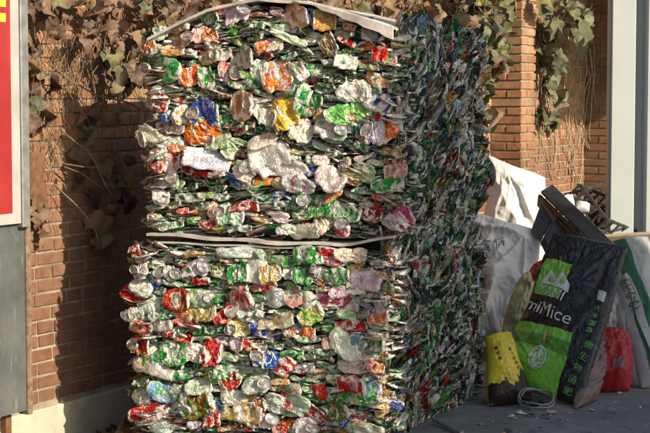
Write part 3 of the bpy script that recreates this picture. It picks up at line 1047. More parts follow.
    def stuff(self):
        r = self.rng
        mats, cols, rn, var, mind = [], [], [], [], []
        def put(M, col, mi=0):
            j = r.uniform(0.65, 1.1)
            mats.append(np.array(M)); cols.append([c * j for c in col[:3]] + [1.0]); rn.append(r.random()); var.append(r.randrange(len(THIN)) if mi == 0 else len(THIN) + r.randrange(len(BLADE))); mind.append(mi)
        faces = [(self.K, self.L, self.nfront, True, 1.0), (self.K, self.R, self.nside, False, 1.0), (self.L, self.B, -self.nside, None, 0.45), (self.R, self.B, -self.nfront, None, 0.45)]
        for (A, Bp, nrm, front, dens) in faces:
            t = (Bp - A).normalized()
            wd = (Bp - A).length
            step = 0.0112 / dens
            h0 = self.zt(0.5) - self.zb(0.5)
            rows = int(h0 / step)
            for i in range(rows):
                b = (i + 0.5) / rows
                k = int(wd / (0.105 if front is not False else 0.088))
                for j in range(k):
                    e = min(0.995, max(0.005, (j + r.random()) / k))
                    P = A.lerp(Bp, e)
                    if front is True:
                        z0, z1 = self.zb(e), self.zt(e)
                    elif front is False:
                        z0, z1 = self.zb(0), self.zt(0) - 0.045 * e
                    else:
                        z0, z1 = self.zb(1 if A == self.L else e), self.zt(1 if A == self.L else e) - 0.03
                    P.z = z0 + (z1 - z0) * min(0.99, max(0.01, b + r.uniform(-0.4, 0.4) / rows))
                    s = r.uniform(0.75, 1.1)
                    if front is False and r.random() < 0.8:
                        P2, x, y, z = self.side_frame(e, b)
                        P2 = P2 - nrm * r.uniform(0.012, 0.045)
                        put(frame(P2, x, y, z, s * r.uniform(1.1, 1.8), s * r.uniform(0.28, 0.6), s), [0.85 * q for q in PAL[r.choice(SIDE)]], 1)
                        continue
                    wave = 0.10 * math.sin(e * 7 + i * 0.35)
                    X = t + Vector((0, 0, r.gauss(0, 0.07) + wave * (1 if front else 0.5))) + nrm * r.gauss(0, 0.3)
                    Z = Vector((0, 0, 1)) + nrm * r.gauss(0.08, 0.28)
                    x, y, z = ortho(X, Z)
                    P = P - nrm * (0.044 * s + r.uniform(-0.008, 0.014))
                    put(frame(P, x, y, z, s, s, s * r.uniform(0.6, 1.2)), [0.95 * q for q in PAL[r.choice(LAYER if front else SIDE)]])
        # top layer
        for k in range(170):
            a, e = r.uniform(0.03, 0.97), r.uniform(0.03, 0.97)
            P = self.K.lerp(self.L, a) + (self.R - self.K) * e
            P.z = self.zt(a) - 0.035 - 0.03 * e
            x, y, z = ortho((r.uniform(-1, 1), r.uniform(-1, 1), r.gauss(0, 0.1)), (r.gauss(0, 0.15), r.gauss(0, 0.15), 1))
            put(frame(P, x, y, z), PAL[r.choice(LAYER)])
        off = WL[self.t.name]
        vv, ff, fl, uvs, fc, fr = [], [], [], [], [], []
        base = 0
        cache = {}
        for vi, (V, Fc, FU) in enumerate(THIN + BLADE):
            cache[vi] = (np.array([[p.x, p.y, p.z, 1.0] for p in V]), np.array([i for f in Fc for i in f]), np.array([len(f) for f in Fc]), np.array([uv for fu in FU for uv in fu]).reshape(-1, 2))
        fm = []
        for M, c, q, vi, mi in zip(mats, cols, rn, var, mind):
            V4, idx, lens, uv = cache[vi]
            w = (V4 @ M.T)[:, :3]
            vv.append(w); ff.append(idx + base); fl.append(lens); uvs.append(uv)
            fc.append(np.tile(np.array(c), (len(lens), 1))); fr.append(np.full(len(lens), q))
            fm.append(np.full(len(lens), mi))
            base += len(w)
        vv = np.concatenate(vv) - np.array(off); ff = np.concatenate(ff); fl = np.concatenate(fl); uvs = np.concatenate(uvs)
        fc = np.concatenate(fc); fr = np.concatenate(fr)
        me = bpy.data.meshes.new('pressed_cans')
        me.vertices.add(len(vv)); me.vertices.foreach_set('co', vv.astype(np.float32).ravel())
        me.loops.add(len(ff)); me.loops.foreach_set('vertex_index', ff.astype(np.int32))
        me.polygons.add(len(fl))
        starts = np.concatenate([[0], np.cumsum(fl)[:-1]])
        me.polygons.foreach_set('loop_start', starts.astype(np.int32))
        me.update(calc_edges=True)
        uvl = me.uv_layers.new(name='UVMap')
        uvl.data.foreach_set('uv', uvs.astype(np.float32).ravel())
        a1 = me.attributes.new('can_col', 'FLOAT_COLOR', 'FACE'); a1.data.foreach_set('color', fc.astype(np.float32).ravel())
        a2 = me.attributes.new('rnd', 'FLOAT', 'FACE'); a2.data.foreach_set('value', fr.astype(np.float32))
        me.materials.append(M_CANB); me.materials.append(M_SIDEB)
        me.polygons.foreach_set('material_index', np.concatenate(fm).astype(np.int32))
        me.validate()
        o = bpy.data.objects.new('pressed_cans', me)
        o['kind'] = 'stuff'
        link(o, self.t)

def gp(px, depth):
    return Vector(((px - CX) / FPX * depth, depth, 0))
G_BALE = 'pressed bales of crushed cans'
LOWER = Bale(gp(389, 7.40), gp(137, 7.77), gp(481, 8.50), [(0, 0.012), (1, -0.035)], [(0, 0.83), (0.3, 0.84), (1, 0.835)],
             'lower bale of crushed drink cans, standing on the ground under the white board', G_BALE, parse(LOW), 3)
UPPER = Bale(gp(404, 7.42), gp(152, 7.77), gp(479, 8.50), [(0, 0.925), (0.25, 0.885), (0.5, 0.875), (1, 0.905)], [(0, 1.80), (0.1, 1.815), (0.35, 1.90), (0.55, 1.92), (0.75, 1.88), (1, 1.745)],
             'upper bale of crushed drink cans, stacked on top of the other with a bowed lid', G_BALE, parse(UP), 4)

# ------------------------------------------------------------------ sheets under and on top of the upper bale
def sheet(name, bale, ztab, over_f, over_s, a0, a1, thick, mat, side_z, label, cat, wav=0.004, cross=None, depth=1.0):
    mb = MB()
    n, m = 24, 6
    for lvl in (0, 1):
        for i in range(n + 1):
            a = a0 + (a1 - a0) * i / n
            for j in range(m + 1):
                e = j / m * depth
                p = bale.K.lerp(bale.L, a) + (bale.R - bale.K) * e + bale.nfront * (over_f * (1 - e))
                z = lerp_tab(ztab, a) + side_z * e + wav * math.sin(a * 23 + e * 9)
                mb.v.append((p.x, p.y, z + thick * lvl))
    w = (m + 1)
    q = (n + 1) * w
    for i in range(n):
        for j in range(m):
            k = i * w + j
            mb.f.append((k, k + 1, k + w + 1, k + w)); mb.m.append(0)
            mb.f.append((q + k, q + k + w, q + k + w + 1, q + k + 1)); mb.m.append(0)
    for i in range(n):
        for j in (0, m):
            k = i * w + j
            mb.f.append((k, k + w, q + k + w, q + k)); mb.m.append(0)
    for j in range(m):
        for i in (0, n):
            k = i * w + j
            mb.f.append((k, k + 1, q + k + 1, q + k)); mb.m.append(0)
    c = bale.K.lerp(bale.L, 0.5)
    o = mb.build(name, mat, None, loc=(c.x, c.y, lerp_tab(ztab, 0.5)))
    bm = bmesh.new(); bm.from_mesh(o.data); bmesh.ops.recalc_face_normals(bm, faces=bm.faces[:]); bm.to_mesh(o.data); bm.free()
    tag(o, label, cat)
    return o
sheet('white_board', UPPER, [(-0.05, 0.905), (0.0, 0.90), (0.22, 0.857), (0.5, 0.855), (1.05, 0.885)], 0.045, 0.03, 0.03, 1.01, 0.012, M_BOARD, 0.02,
      'warped white board lying between the two can bales', 'board')
sheet('thin_sheet', UPPER, [(0.1, 0.842), (0.5, 0.838), (1.0, 0.846)], 0.035, 0.03, 0.40, 0.99, 0.008, M_BOARD, 0.0,
      'thin pale sheet directly on top of the lower can bale', 'sheet', 0.002)
top_b = sheet('top_board', UPPER, [(0.0, 1.79), (0.1, 1.83), (0.35, 1.915), (0.55, 1.935), (0.75, 1.895), (1.0, 1.765)], 0.05, 0.0, 0.02, 1.0, 0.013, M_BOARD, -0.03,
      'bowed white board lying on top of the upper can bale', 'board', 0.002)

lip = MB()
ztab = [(0.0, 1.79), (0.1, 1.83), (0.35, 1.915), (0.55, 1.935)]
LN = 14
for i in range(LN + 1):
    a = 0.03 + 0.38 * i / LN
    h = 0.052 * (1 - i / LN) + 0.004 + 0.004 * math.sin(i * 2.1)
    p = UPPER.K.lerp(UPPER.L, a) + UPPER.nfront * 0.05
    z = lerp_tab(ztab, a) + 0.013
    q = UPPER.nfront * 0.012
    for off, zz_ in ((0, z), (1, z - 0.004), (1, z - h), (0, z - h)):
        v = p + q * off
        lip.v.append((v.x, v.y, zz_))
for i in range(LN):
    for j in range(4):
        k = (j + 1) % 4
        lip.f.append((i * 4 + j, i * 4 + k, i * 4 + 4 + k, i * 4 + 4 + j)); lip.m.append(0)
lip.f.append((3, 2, 1, 0)); lip.f.append(tuple(LN * 4 + j for j in range(4))); lip.m += [0, 0]
lip.build('front_lip', M_BOARD, top_b)

# ------------------------------------------------------------------ sacks and bags
M_SACKW = woven_mat('white_woven', (0.60, 0.60, 0.58), (0.80, 0.80, 0.78))
M_SACKG = woven_mat('grey_woven', (0.30, 0.32, 0.32), (0.46, 0.48, 0.47))
M_STRIPE = woven_mat('green_stripe', (0.015, 0.10, 0.045), (0.025, 0.14, 0.06))
M_OVAL = woven_mat('pale_oval', (0.42, 0.44, 0.42), (0.52, 0.54, 0.52))
M_BAGBLACK = film_mat('black_film', (0.008, 0.009, 0.010), 0.30, 26, 0.5)
M_BAGGREEN = film_mat('green_film', (0.19, 0.52, 0.06), 0.30, 20, 0.45)
M_BAGDGREEN = film_mat('dark_green_film', (0.085, 0.27, 0.035), 0.32, 20, 0.45)
M_BAGWHITE = film_mat('white_print', (0.62, 0.68, 0.66), 0.45, 20, 0.2)
M_PRINTGREEN = film_mat('green_print', (0.15, 0.42, 0.09), 0.45, 20, 0.2)
M_PRINTDARK = film_mat('dark_print', (0.035, 0.03, 0.02), 0.5, 20, 0.2)
M_PRINTGREY = film_mat('grey_print', (0.16, 0.12, 0.11), 0.6, 20, 0.2)
M_YELLOW = film_mat('yellow_film', (0.78, 0.62, 0.05), 0.42, 14, 0.4)
M_DARKBROWN = film_mat('dark_brown_film', (0.030, 0.018, 0.016), 0.5, 14, 0.6)
M_REDFILM = film_mat('red_film', (0.46, 0.025, 0.03), 0.35, 22, 0.7)
M_CLEAR = film_mat('cloudy_film', (0.60, 0.58, 0.57), 0.25, 22, 0.9)
M_PINKISH = film_mat('dusky_film', (0.24, 0.15, 0.15), 0.3, 24, 0.9)
M_PALEYEL = film_mat('pale_yellow_film', (0.48, 0.43, 0.24), 0.35, 18, 0.8)

class Sack:
    def __init__(self, name, label, cat, quad, thick, mats, matfn=None, crumple=0.012, freq=9.0, nu=44, nv=60, seed=1, back=0.5, bulge=0.6, group=None, edge=0.012, loose=0.0, rnd=0.0, aniso=1.0, folds=()):
        """quad = BL, BR, TR, TL in world space, seen from the camera"""
        self.q = [Vector(p) for p in quad]
        BL, BR, TR, TL = self.q
        self.W = ((BR - BL).length + (TR - TL).length) / 2
        self.H = ((TL - BL).length + (TR - BR).length) / 2
        n = ((BR - BL) + (TR - TL)).cross((TL - BL) + (TR - BR)).normalized()
        if n.dot(CAM - BL) < 0:
            n = -n
        self.n = n
        self.thick, self.crumple, self.freq, self.bulge, self.edge, self.loose, self.rnd = thick, crumple, freq, bulge, edge, loose, rnd
        self.aniso = aniso
        self.folds = folds
        self.so = Vector((seed * 7.3, seed * 3.1, seed * 1.7))
        mb = MB()
        base = (BL + BR) / 2
        self.t = thing(name, label, cat, (base.x, base.y, min(BL.z, BR.z)), group)
        uvs = []
        for side in (0, 1):
            for j in range(nv + 1):
                for i in range(nu + 1):
                    u, v = i / nu, j / nv
                    mb.v.append(tuple(self.surf(u, v) if side == 0 else self.surf(u, v, back=back)))
                    uvs.append((u, v))
        w = nu + 1
        o2 = (nv + 1) * w
        for j in range(nv):
            for i in range(nu):
                k = j * w + i
                mi = matfn((i + 0.5) / nu, (j + 0.5) / nv, *project(self.surf((i + 0.5) / nu, (j + 0.5) / nv))) if matfn else 0
                mb.f.append((k, k + 1, k + w + 1, k + w)); mb.m.append(mi)
                mb.f.append((o2 + k, o2 + k + w, o2 + k + w + 1, o2 + k + 1)); mb.m.append(mi if matfn else 0)
        # seam
        rim = [i for i in range(w)] + [j * w + nu for j in range(1, nv + 1)] + [nv * w + i for i in range(nu - 1, -1, -1)] + [j * w for j in range(nv - 1, 0, -1)]
        for a, b in zip(rim, rim[1:] + rim[:1]):
            mb.f.append((b, a, o2 + a, o2 + b)); mb.m.append(0)
        o = mb.build('bag_body', mats, self.t, smooth=True)
        uvl = o.data.uv_layers.new(name='UVMap')
        li = np.zeros(len(o.data.loops), dtype=np.int32)
        o.data.loops.foreach_get('vertex_index', li)
        uvl.data.foreach_set('uv', np.array(uvs, dtype=np.float32)[li].ravel())
        self.body = o
    def mid(self, u, v):
        BL, BR, TR, TL = self.q
        return (BL * (1 - u) + BR * u) * (1 - v) + (TL * (1 - u) + TR * u) * v
    def surf(self, u, v, off=0.0, back=None):
        k = self.rnd
        uu = 0.5 + (u - 0.5) * (1 - k * abs(2 * v - 1) ** 3)
        vq = 0.5 + (v - 0.5) * (1 - k * 0.6 * abs(2 * u - 1) ** 3) if v > 0.5 else v
        p = self.mid(uu, vq)
        eu = max(0.0, math.sin(math.pi * u)) ** self.bulge
        ev = min(1.0, (v / 0.16)) ** 0.5 if v < 0.16 else 1.0
        et = min(1.0, (1 - v) / 0.5) ** 0.6 * 0.85 + 0.15 if v < 1 else 0.0
        et = et if v < 0.985 else et * (1 - v) / 0.015
        pil = eu * ev * et
        m = Vector((u * self.W, v * self.H, 0))
        sg = 1.0 if back is None else -1.0
        q = Vector((m.x * self.aniso + m.y * 0.25 * (self.aniso - 1), m.y / self.aniso, 0)) * self.freq + self.so + Vector((0, 0, 0 if back is None else 40))
        q = q + noise.noise_vector(q * 0.6) * 0.5
        c = (0.4 - abs(noise.noise(q))) * 1.2 + 0.75 * (0.35 - abs(noise.noise(q * 2.3 + Vector((3, 9, 2))))) + 0.45 * (0.3 - abs(noise.noise(q * 5.1))) + 0.1 * noise.noise(q * 11)
        c2 = noise.noise(q * 0.35) * self.loose
        for (fu, fv, fk, fa) in self.folds:
            dx, dy = (u - fu) * self.W, (fv - v) * self.H
            th = math.atan2(dx, dy if abs(dy) > 1e-6 else 1e-6)
            rad = math.hypot(dx, dy)
            ph = fk * th + 2.2 * noise.noise(Vector((th * 2.5, rad * 3, fk)) + self.so)
            c2 += fa * (0.45 - abs(math.sin(ph))) * min(1.0, rad * 5) * (0.5 + 0.8 * noise.noise(Vector((th * 4, rad * 4, 9)) + self.so))
        fade = min(1.0, 9 * min(u, 1 - u, v + 0.02, 1 - v + 0.02)) if back is None else 0.6
        d = self.thick * pil * (1.0 if back is None else back) + (self.crumple * c + c2) * (0.25 + 0.75 * fade) * sg + self.edge * 0.5
        wob = noise.noise_vector(m * 4.0 + self.so) * (0.010 + self.loose * 0.3)
        p = p + Vector((wob.x, 0, wob.z * 0.8)) + self.n * (sg * d + off)
        if p.z < 0.002:
            p.z = 0.002
        return p
    def uv(self, px, py):
        u, v = 0.5, 0.5
        for _ in range(30):
            x, y = project(self.surf(u, v))
            e = 0.02
            xu, yu = project(self.mid(u + e, v)); x0, y0 = project(self.mid(u, v)); xv, yv = project(self.mid(u, v + e))
            a, b, c, d = (xu - x0) / e, (xv - x0) / e, (yu - y0) / e, (yv - y0) / e
            det = a * d - b * c
            dx, dy = px - x, py - y
            u += 0.7 * (d * dx - b * dy) / det
            v += 0.7 * (-c * dx + a * dy) / det
            u, v = min(1.2, max(-0.2, u)), min(1.2, max(-0.2, v))
        return u, v
    def warp(self, verts2d, faces, name, mat, origin_uv, ang, off=0.004):
        """verts2d in metres around origin, x along reading direction"""
        ca, sa = math.cos(ang), math.sin(ang)
        mb = MB()
        u0, v0 = origin_uv
        for x, y in verts2d:
            X, Y = x * ca - y * sa, x * sa + y * ca
            mb.v.append(tuple(self.surf(min(0.999, max(0.001, u0 + X / self.W)), min(0.98, max(0.01, v0 + Y / self.H)), off)))
        mb.f = [tuple(f) for f in faces]
        mb.m = [0] * len(faces)
        return mb.build(name, mat, self.t, smooth=False)
    def metric(self, px, py):
        u, v = self.uv(px, py)
        return Vector((u * self.W, v * self.H))
    def text(self, s, A, B, name, mat, height=None, flip=False, bold=0.0, vertical=False, squeeze=1.0):
        """text whose baseline runs from photo pixel A to B"""
        a, b = self.metric(*A), self.metric(*B)
        d = b - a
        ang = math.atan2(d.y, d.x)
        vs, fs = text_mesh(s, bold)
        xs = [p[0] for p in vs]; ys = [p[1] for p in vs]
        wd = max(xs) - min(xs)
        k = d.length / wd
        ky = k if height is None else height / (max(ys) - min(ys))
        vs = [((x - min(xs)) * k, y * ky * squeeze) for x, y in vs]
        return self.warp(vs, fs, name, mat, (a.x / self.W, a.y / self.H), ang)
    def vtext(self, s, A, B, size, name, mat, bold=0.0):
        """upright characters one below the other from A (first) to B (last)"""
        a, b = self.metric(*A), self.metric(*B)
        n = len(s)
        up = (a - b).normalized()
        ang = math.atan2(up.y, up.x) - math.pi / 2
        allv, allf = [], []
        for i, ch in enumerate(s):
            vs, fs = text_mesh(ch, bold)
            xs = [p[0] for p in vs]; ys = [p[1] for p in vs]
            k = size / max(max(xs) - min(xs), max(ys) - min(ys))
            cx, cy = (max(xs) + min(xs)) / 2, (max(ys) + min(ys)) / 2
            dist = (b - a).length * i / max(1, n - 1)
            o = len(allv)
            allv += [((x - cx) * k, (y - cy) * k - dist) for x, y in vs]
            allf += [tuple(j + o for j in f) for f in fs]
        return self.warp(allv, allf, name, mat, (a.x / self.W, a.y / self.H), ang)
    def poly(self, pxs, name, mat, off=0.004, sub=3):
        bm = bmesh.new()
        vs = [bm.verts.new((*self.metric(*p), 0)) for p in pxs]
        bm.faces.new(vs)
        bmesh.ops.triangulate(bm, faces=bm.faces[:])
        bmesh.ops.subdivide_edges(bm, edges=bm.edges[:], cuts=sub, use_grid_fill=True)
        bm.verts.index_update()
        v2 = [(v.co.x, v.co.y) for v in bm.verts]
        fs = [[v.index for v in f.verts] for f in bm.faces]
        bm.free()
        return self.warp(v2, fs, name, mat, (0, 0), 0.0, off)

def text_mesh(s, bold=0.0):
    cu = bpy.data.curves.new('lettering', 'FONT')
    cu.body = s
    cu.resolution_u = 3
    cu.offset = bold
    ob = bpy.data.objects.new('lettering', cu)
    COL.objects.link(ob)
    dg = bpy.context.evaluated_depsgraph_get()
    me = bpy.data.meshes.new_from_object(ob.evaluated_get(dg))
    bm = bmesh.new(); bm.from_mesh(me)
    bmesh.ops.triangulate(bm, faces=bm.faces[:])
    long_e = [e for e in bm.edges if e.calc_length() > 0.22]
    if long_e:
        bmesh.ops.subdivide_edges(bm, edges=long_e, cuts=2)
        bmesh.ops.triangulate(bm, faces=bm.faces[:])
    bm.verts.index_update()
    v = [(p.co.x, p.co.y) for p in bm.verts]
    f = [[q.index for q in p.verts] for p in bm.faces]
    bm.free()
    bpy.data.objects.remove(ob); bpy.data.curves.remove(cu); bpy.data.meshes.remove(me)
    return v, f

# big white sacks behind
Sack('woven_sack', 'sunlit white woven sack slumped behind the bales against the wall', 'sack',
     [at_depth(478, 310, 10.4), at_depth(549, 305, 10.3), at_depth(545, 176, 10.4), at_depth(488, 152, 10.5)], 0.15, [M_SACKW], crumple=0.022, freq=4.5, seed=3, loose=0.08, rnd=0.05, aniso=1.2, folds=((0.35, 1.0, 4, 0.04), (1.0, 0.2, 5, 0.05)), nu=80, nv=90)
ws = Sack('woven_sack', 'shaded white woven sack with dark zigzag stitching next to the bales', 'sack',
     [at_depth(474, 365, 9.35), at_depth(528, 350, 9.25), at_depth(541, 230, 9.5), at_depth(466, 212, 9.6)], 0.18, [M_SACKW], crumple=0.035, freq=5.5, seed=8, loose=0.10, rnd=0.06, aniso=1.3, folds=((0.85, 0.92, 6, 0.09), (0.1, 1.0, 5, 0.07)), nu=80, nv=90)
zz = MB()
zp = [(484, 250), (489, 240), (490, 251), (496, 239), (497, 250), (503, 238), (504, 248)]
pts = []
for a, b in zip(zp[:-1], zp[1:]):
    for k in range(4):
        u, v = ws.uv(a[0] + (b[0] - a[0]) * k / 4, a[1] + (b[1] - a[1]) * k / 4)
        pts.append(ws.surf(u, v, 0.003))
zz.tube(pts, 0.0025, 4)
zz.build('stitching', M_BLACKPLASTIC, ws.t)
Sack('black_bag', 'black plastic bag hanging between upper bale and sunlit white sack', 'bag',
     [at_depth(480, 190, 9.3), at_depth(497, 186, 9.3), at_depth(494, 160, 9.35), at_depth(481, 158, 9.35)], 0.05, [M_BAGBLACK], crumple=0.03, freq=14, seed=12, rnd=0.5, nu=20, nv=24)
Sack('yellowish_bag', 'pale yellow plastic bag squeezed behind the black and green bag', 'bag',
     [at_depth(496, 350, 9.0), at_depth(524, 350, 9.0), at_depth(536, 268, 9.1), at_depth(515, 276, 9.1)], 0.05, [M_PALEYEL], crumple=0.03, freq=12, seed=14, rnd=0.3, nu=24, nv=30)
Sack('red_bag', 'small dark red plastic bag wedged above the pale yellow bag', 'bag',
     [at_depth(526, 282, 9.15), at_depth(548, 280, 9.15), at_depth(550, 262, 9.2), at_depth(534, 261, 9.2)], 0.04, [M_REDFILM], crumple=0.02, freq=16, seed=15, rnd=0.4, nu=20, nv=20)

# black and green printed bag
def inside(poly, x, y):
    c = False
    for (x0, y0), (x1, y1) in zip(poly, poly[1:] + poly[:1]):
        if (y0 > y) != (y1 > y) and x < (x1 - x0) * (y - y0) / (y1 - y0) + x0:
            c = not c
    return c
def ymat(u, v, x, y):
    if 0.05 < u < 0.467 and 0.578 < v < 0.81:
        return 1
    if u < 0.733 and v < 0.388:
        if 0.243 < v < 0.322:
            return 2
        return 1
    return 0
YB = Sack('printed_bag', 'large black and green printed plastic bag leaning on the pile', 'bag',
          [at_depth(497, 380, 8.6), on_ground(581, 408), at_depth(625, 249, 8.75), at_depth(554, 232, 8.85)], 0.07,
          [M_BAGBLACK, M_BAGGREEN, M_BAGDGREEN, M_BAGBLACK], ymat, crumple=0.013, freq=8, nu=150, nv=220, seed=21, bulge=0.5, loose=0.04, folds=((0.9, 1.02, 6, 0.022), (0.5, 0.1, 7, 0.016)))
YB.text('YAMI', (538, 292), (561, 301), 'lettering', M_BAGWHITE, bold=0.0)
YB.text('miMice', (525, 309), (569, 325), 'lettering', M_BAGWHITE, bold=0.0)
YB.poly([(541, 283), (547, 276), (551, 270), (554, 273), (557, 279), (560, 274), (563, 271), (566, 277), (570, 285), (568, 293), (560, 288), (550, 285)], 'mountain_mark', M_BAGWHITE, 0.004, 2)
YB.poly([(548, 281), (551, 275), (555, 282)], 'mountain_mark', M_BAGGREEN, 0.0055, 1)
YB.poly([(559, 283), (563, 276), (566, 285)], 'mountain_mark', M_BAGGREEN, 0.0055, 1)
def oval(cx, cy, rx, ry, rot, n=18):
    c, s = math.cos(rot), math.sin(rot)
    return [(cx + rx * math.cos(2 * math.pi * i / n) * c - ry * math.sin(2 * math.pi * i / n) * s, cy + rx * math.cos(2 * math.pi * i / n) * s + ry * math.sin(2 * math.pi * i / n) * c) for i in range(n)]
YB.poly(oval(537.5, 357.5, 8.6, 12.6, 0.42), 'drop_mark', M_BAGWHITE, 0.0045, 2)
YB.poly(oval(537.3, 357.8, 7.2, 11.2, 0.42), 'drop_mark', M_BAGGREEN, 0.0055, 2)
for pl_ in ([(541, 349), (544, 353), (542, 361), (538, 359), (538, 353)], [(537, 352), (537, 359), (533, 364), (531, 360), (532, 355)], [(537, 361), (541, 363), (537, 367), (533, 368), (532, 366)]):
    YB.poly(pl_, 'petal_mark', M_BAGWHITE, 0.0065, 1)
YB.poly([(545, 331), (547, 331), (545, 342), (543, 341)], 'drop_stem', M_WOOD, 0.006, 1)
YB.poly([(599, 290), (607, 293), (604, 303), (597, 300)], 'seal_mark', M_OVAL, 0.0045, 2)
YB.vtext('大米国园', (598, 308), (589, 330), 0.028, 'lettering', M_PRINTGREEN, 0.012)
YB.vtext('微生物菌肥', (589, 345), (568, 391), 0.043, 'lettering', M_PRINTGREEN, 0.0)

# yellow bag with dark brown foot
def yel(u, v, x, y):
    e = 0.30 + 0.05 * math.sin(u * 9) + 0.03 * math.sin(u * 23 + 1) + (0.10 if u > 0.62 else 0.0) - (0.04 if u < 0.3 else 0)
    return 1 if v < e + 0.012 * math.sin(u * 61) + 0.02 * noise.noise(Vector((u * 14, v * 14, 2))) else 0
YL = Sack('yellow_bag', 'yellow packet with a dark brown foot standing beside the lower bale', 'bag',
          [on_ground(488, 407), on_ground(533, 403), at_depth(511, 331, 8.40), at_depth(485, 337, 8.38)], 0.075, [M_YELLOW, M_DARKBROWN], yel, crumple=0.014, freq=9, loose=0.03, rnd=0.08, nu=90, nv=130, seed=31, bulge=0.45)
YL.vtext('黄豆粉', (496, 348), (500, 358), 0.020, 'lettering', M_PRINTDARK, 0.02)
YL.vtext('第八级美味来', (510, 349), (521, 372), 0.019, 'lettering', M_PRINTDARK, 0.02)

# bags right of it
Sack('dusky_film_bag', 'crumpled dusky pink plastic bag lying under the black and green bag', 'bag',
     [on_ground(571, 411), on_ground(600, 400), at_depth(606, 335, 8.75), at_depth(585, 330, 8.75)], 0.05, [M_PINKISH], crumple=0.03, freq=12, seed=41, rnd=0.25, nu=34, nv=44)
RBG = Sack('red_bag', 'glossy red plastic bag on the ground beside the printed bag', 'bag',
     [on_ground(586, 394), on_ground(634, 391), at_depth(633, 330, 8.85), at_depth(586, 328, 8.85)], 0.13, [M_REDFILM], crumple=0.035, freq=10, rnd=0.25, loose=0.04, folds=((0.5, 1.0, 7, 0.035),), seed=42, nu=40, nv=44, bulge=0.6)
RBG.poly([(613, 360), (622, 356), (626, 362), (617, 368)], 'pale_print', M_PINKISH, 0.004, 2)
RBG.poly([(617, 366), (625, 364), (623, 370)], 'pale_print', M_PINKISH, 0.004, 2)
Sack('clear_film_bag', 'cloudy clear plastic bag stuffed with white scraps above the red bag', 'bag',
     [at_depth(592, 345, 9.0), at_depth(630, 348, 9.0), at_depth(622, 290, 9.1), at_depth(600, 272, 9.15)], 0.07, [M_CLEAR], crumple=0.03, freq=11, seed=43, rnd=0.3, nu=36, nv=44)
def gs(u, v, x, y):
    return 1 if (0.16 < u < 0.44 and v > 0.02) else 0
GS = Sack('woven_sack', 'pale grey woven sack with a green stripe at the right edge', 'sack',
     [on_ground(640, 389), on_ground(702, 385), at_depth(647, 236, 9.25), at_depth(602, 243, 9.25)], 0.10, [M_SACKG, M_STRIPE], gs, crumple=0.018, freq=5, loose=0.04, rnd=0.05, seed=44, nu=50, nv=60)
Sack('grey_sack', 'slack grey plastic sack between the red bag and the striped sack', 'sack',
     [on_ground(622, 386), on_ground(646, 388), at_depth(622, 262, 9.2), at_depth(608, 262, 9.2)], 0.05, [M_SACKG], crumple=0.012, freq=8, seed=45, nu=30, nv=44)
ov = []
GS.poly([(622, 276), (626, 273), (630, 277), (662, 365), (654, 368)], 'pale_panel', M_OVAL, 0.006, 5)
gt = GS.text('19-9-19', (640, 308), (627, 278), 'lettering', M_PRINTGREY, bold=0.01)
gt.location = gt.location + GS.n * 0.006

# ------------------------------------------------------------------ black plastic moulding lying over the sacks
def thick_quads(mb, quads, th):
    for q in quads:
        q = [Vector(p) for p in q]
        n = (q[1] - q[0]).cross(q[3] - q[0]).normalized() * th
        vs = q + [p + n for p in q]
        mb.add(vs, [(3, 2, 1, 0), (4, 5, 6, 7), (0, 1, 5, 4), (1, 2, 6, 5), (2, 3, 7, 6), (3, 0, 4, 7)])
mt = thing('plastic_moulding', 'long black plastic moulding lying slanted across the white sacks', 'moulding', at_depth(575, 230, 9.4))
A0, A1 = at_depth(541, 194, 9.75), at_depth(600, 252, 9.05)
B0, B1 = at_depth(553, 187, 9.8), at_depth(614, 246, 9.1)
C0, C1 = at_depth(540, 205, 9.8), at_depth(582, 262, 9.2)
mb = MB(); thick_quads(mb, [[A0, A1, B1, B0]], 0.02); mb.build('top_face', M_BLACKPLASTIC, mt, bevel=0.004)
mb = MB(); thick_quads(mb, [[C0, C1, A1, A0]], 0.02); mb.build('side_face', M_BLACKPLASTIC, mt, bevel=0.004)
mb = MB()
D = [(541, 205, 9.7), (552, 222, 9.55), (561, 240, 9.4), (566, 258, 9.3)]
E = [(531, 232, 9.45), (540, 243, 9.35), (546, 256, 9.3), (548, 270, 9.25)]
for i in range(3):
    o1 = 0.03 if i % 2 else 0
    thick_quads(mb, [[at_depth(*E[i]), at_depth(*E[i + 1]), at_depth(*D[i + 1]), at_depth(*D[i])]], 0.015 + o1)
mb.build('folded_flap', M_BLACKPLASTIC, mt, bevel=0.003)

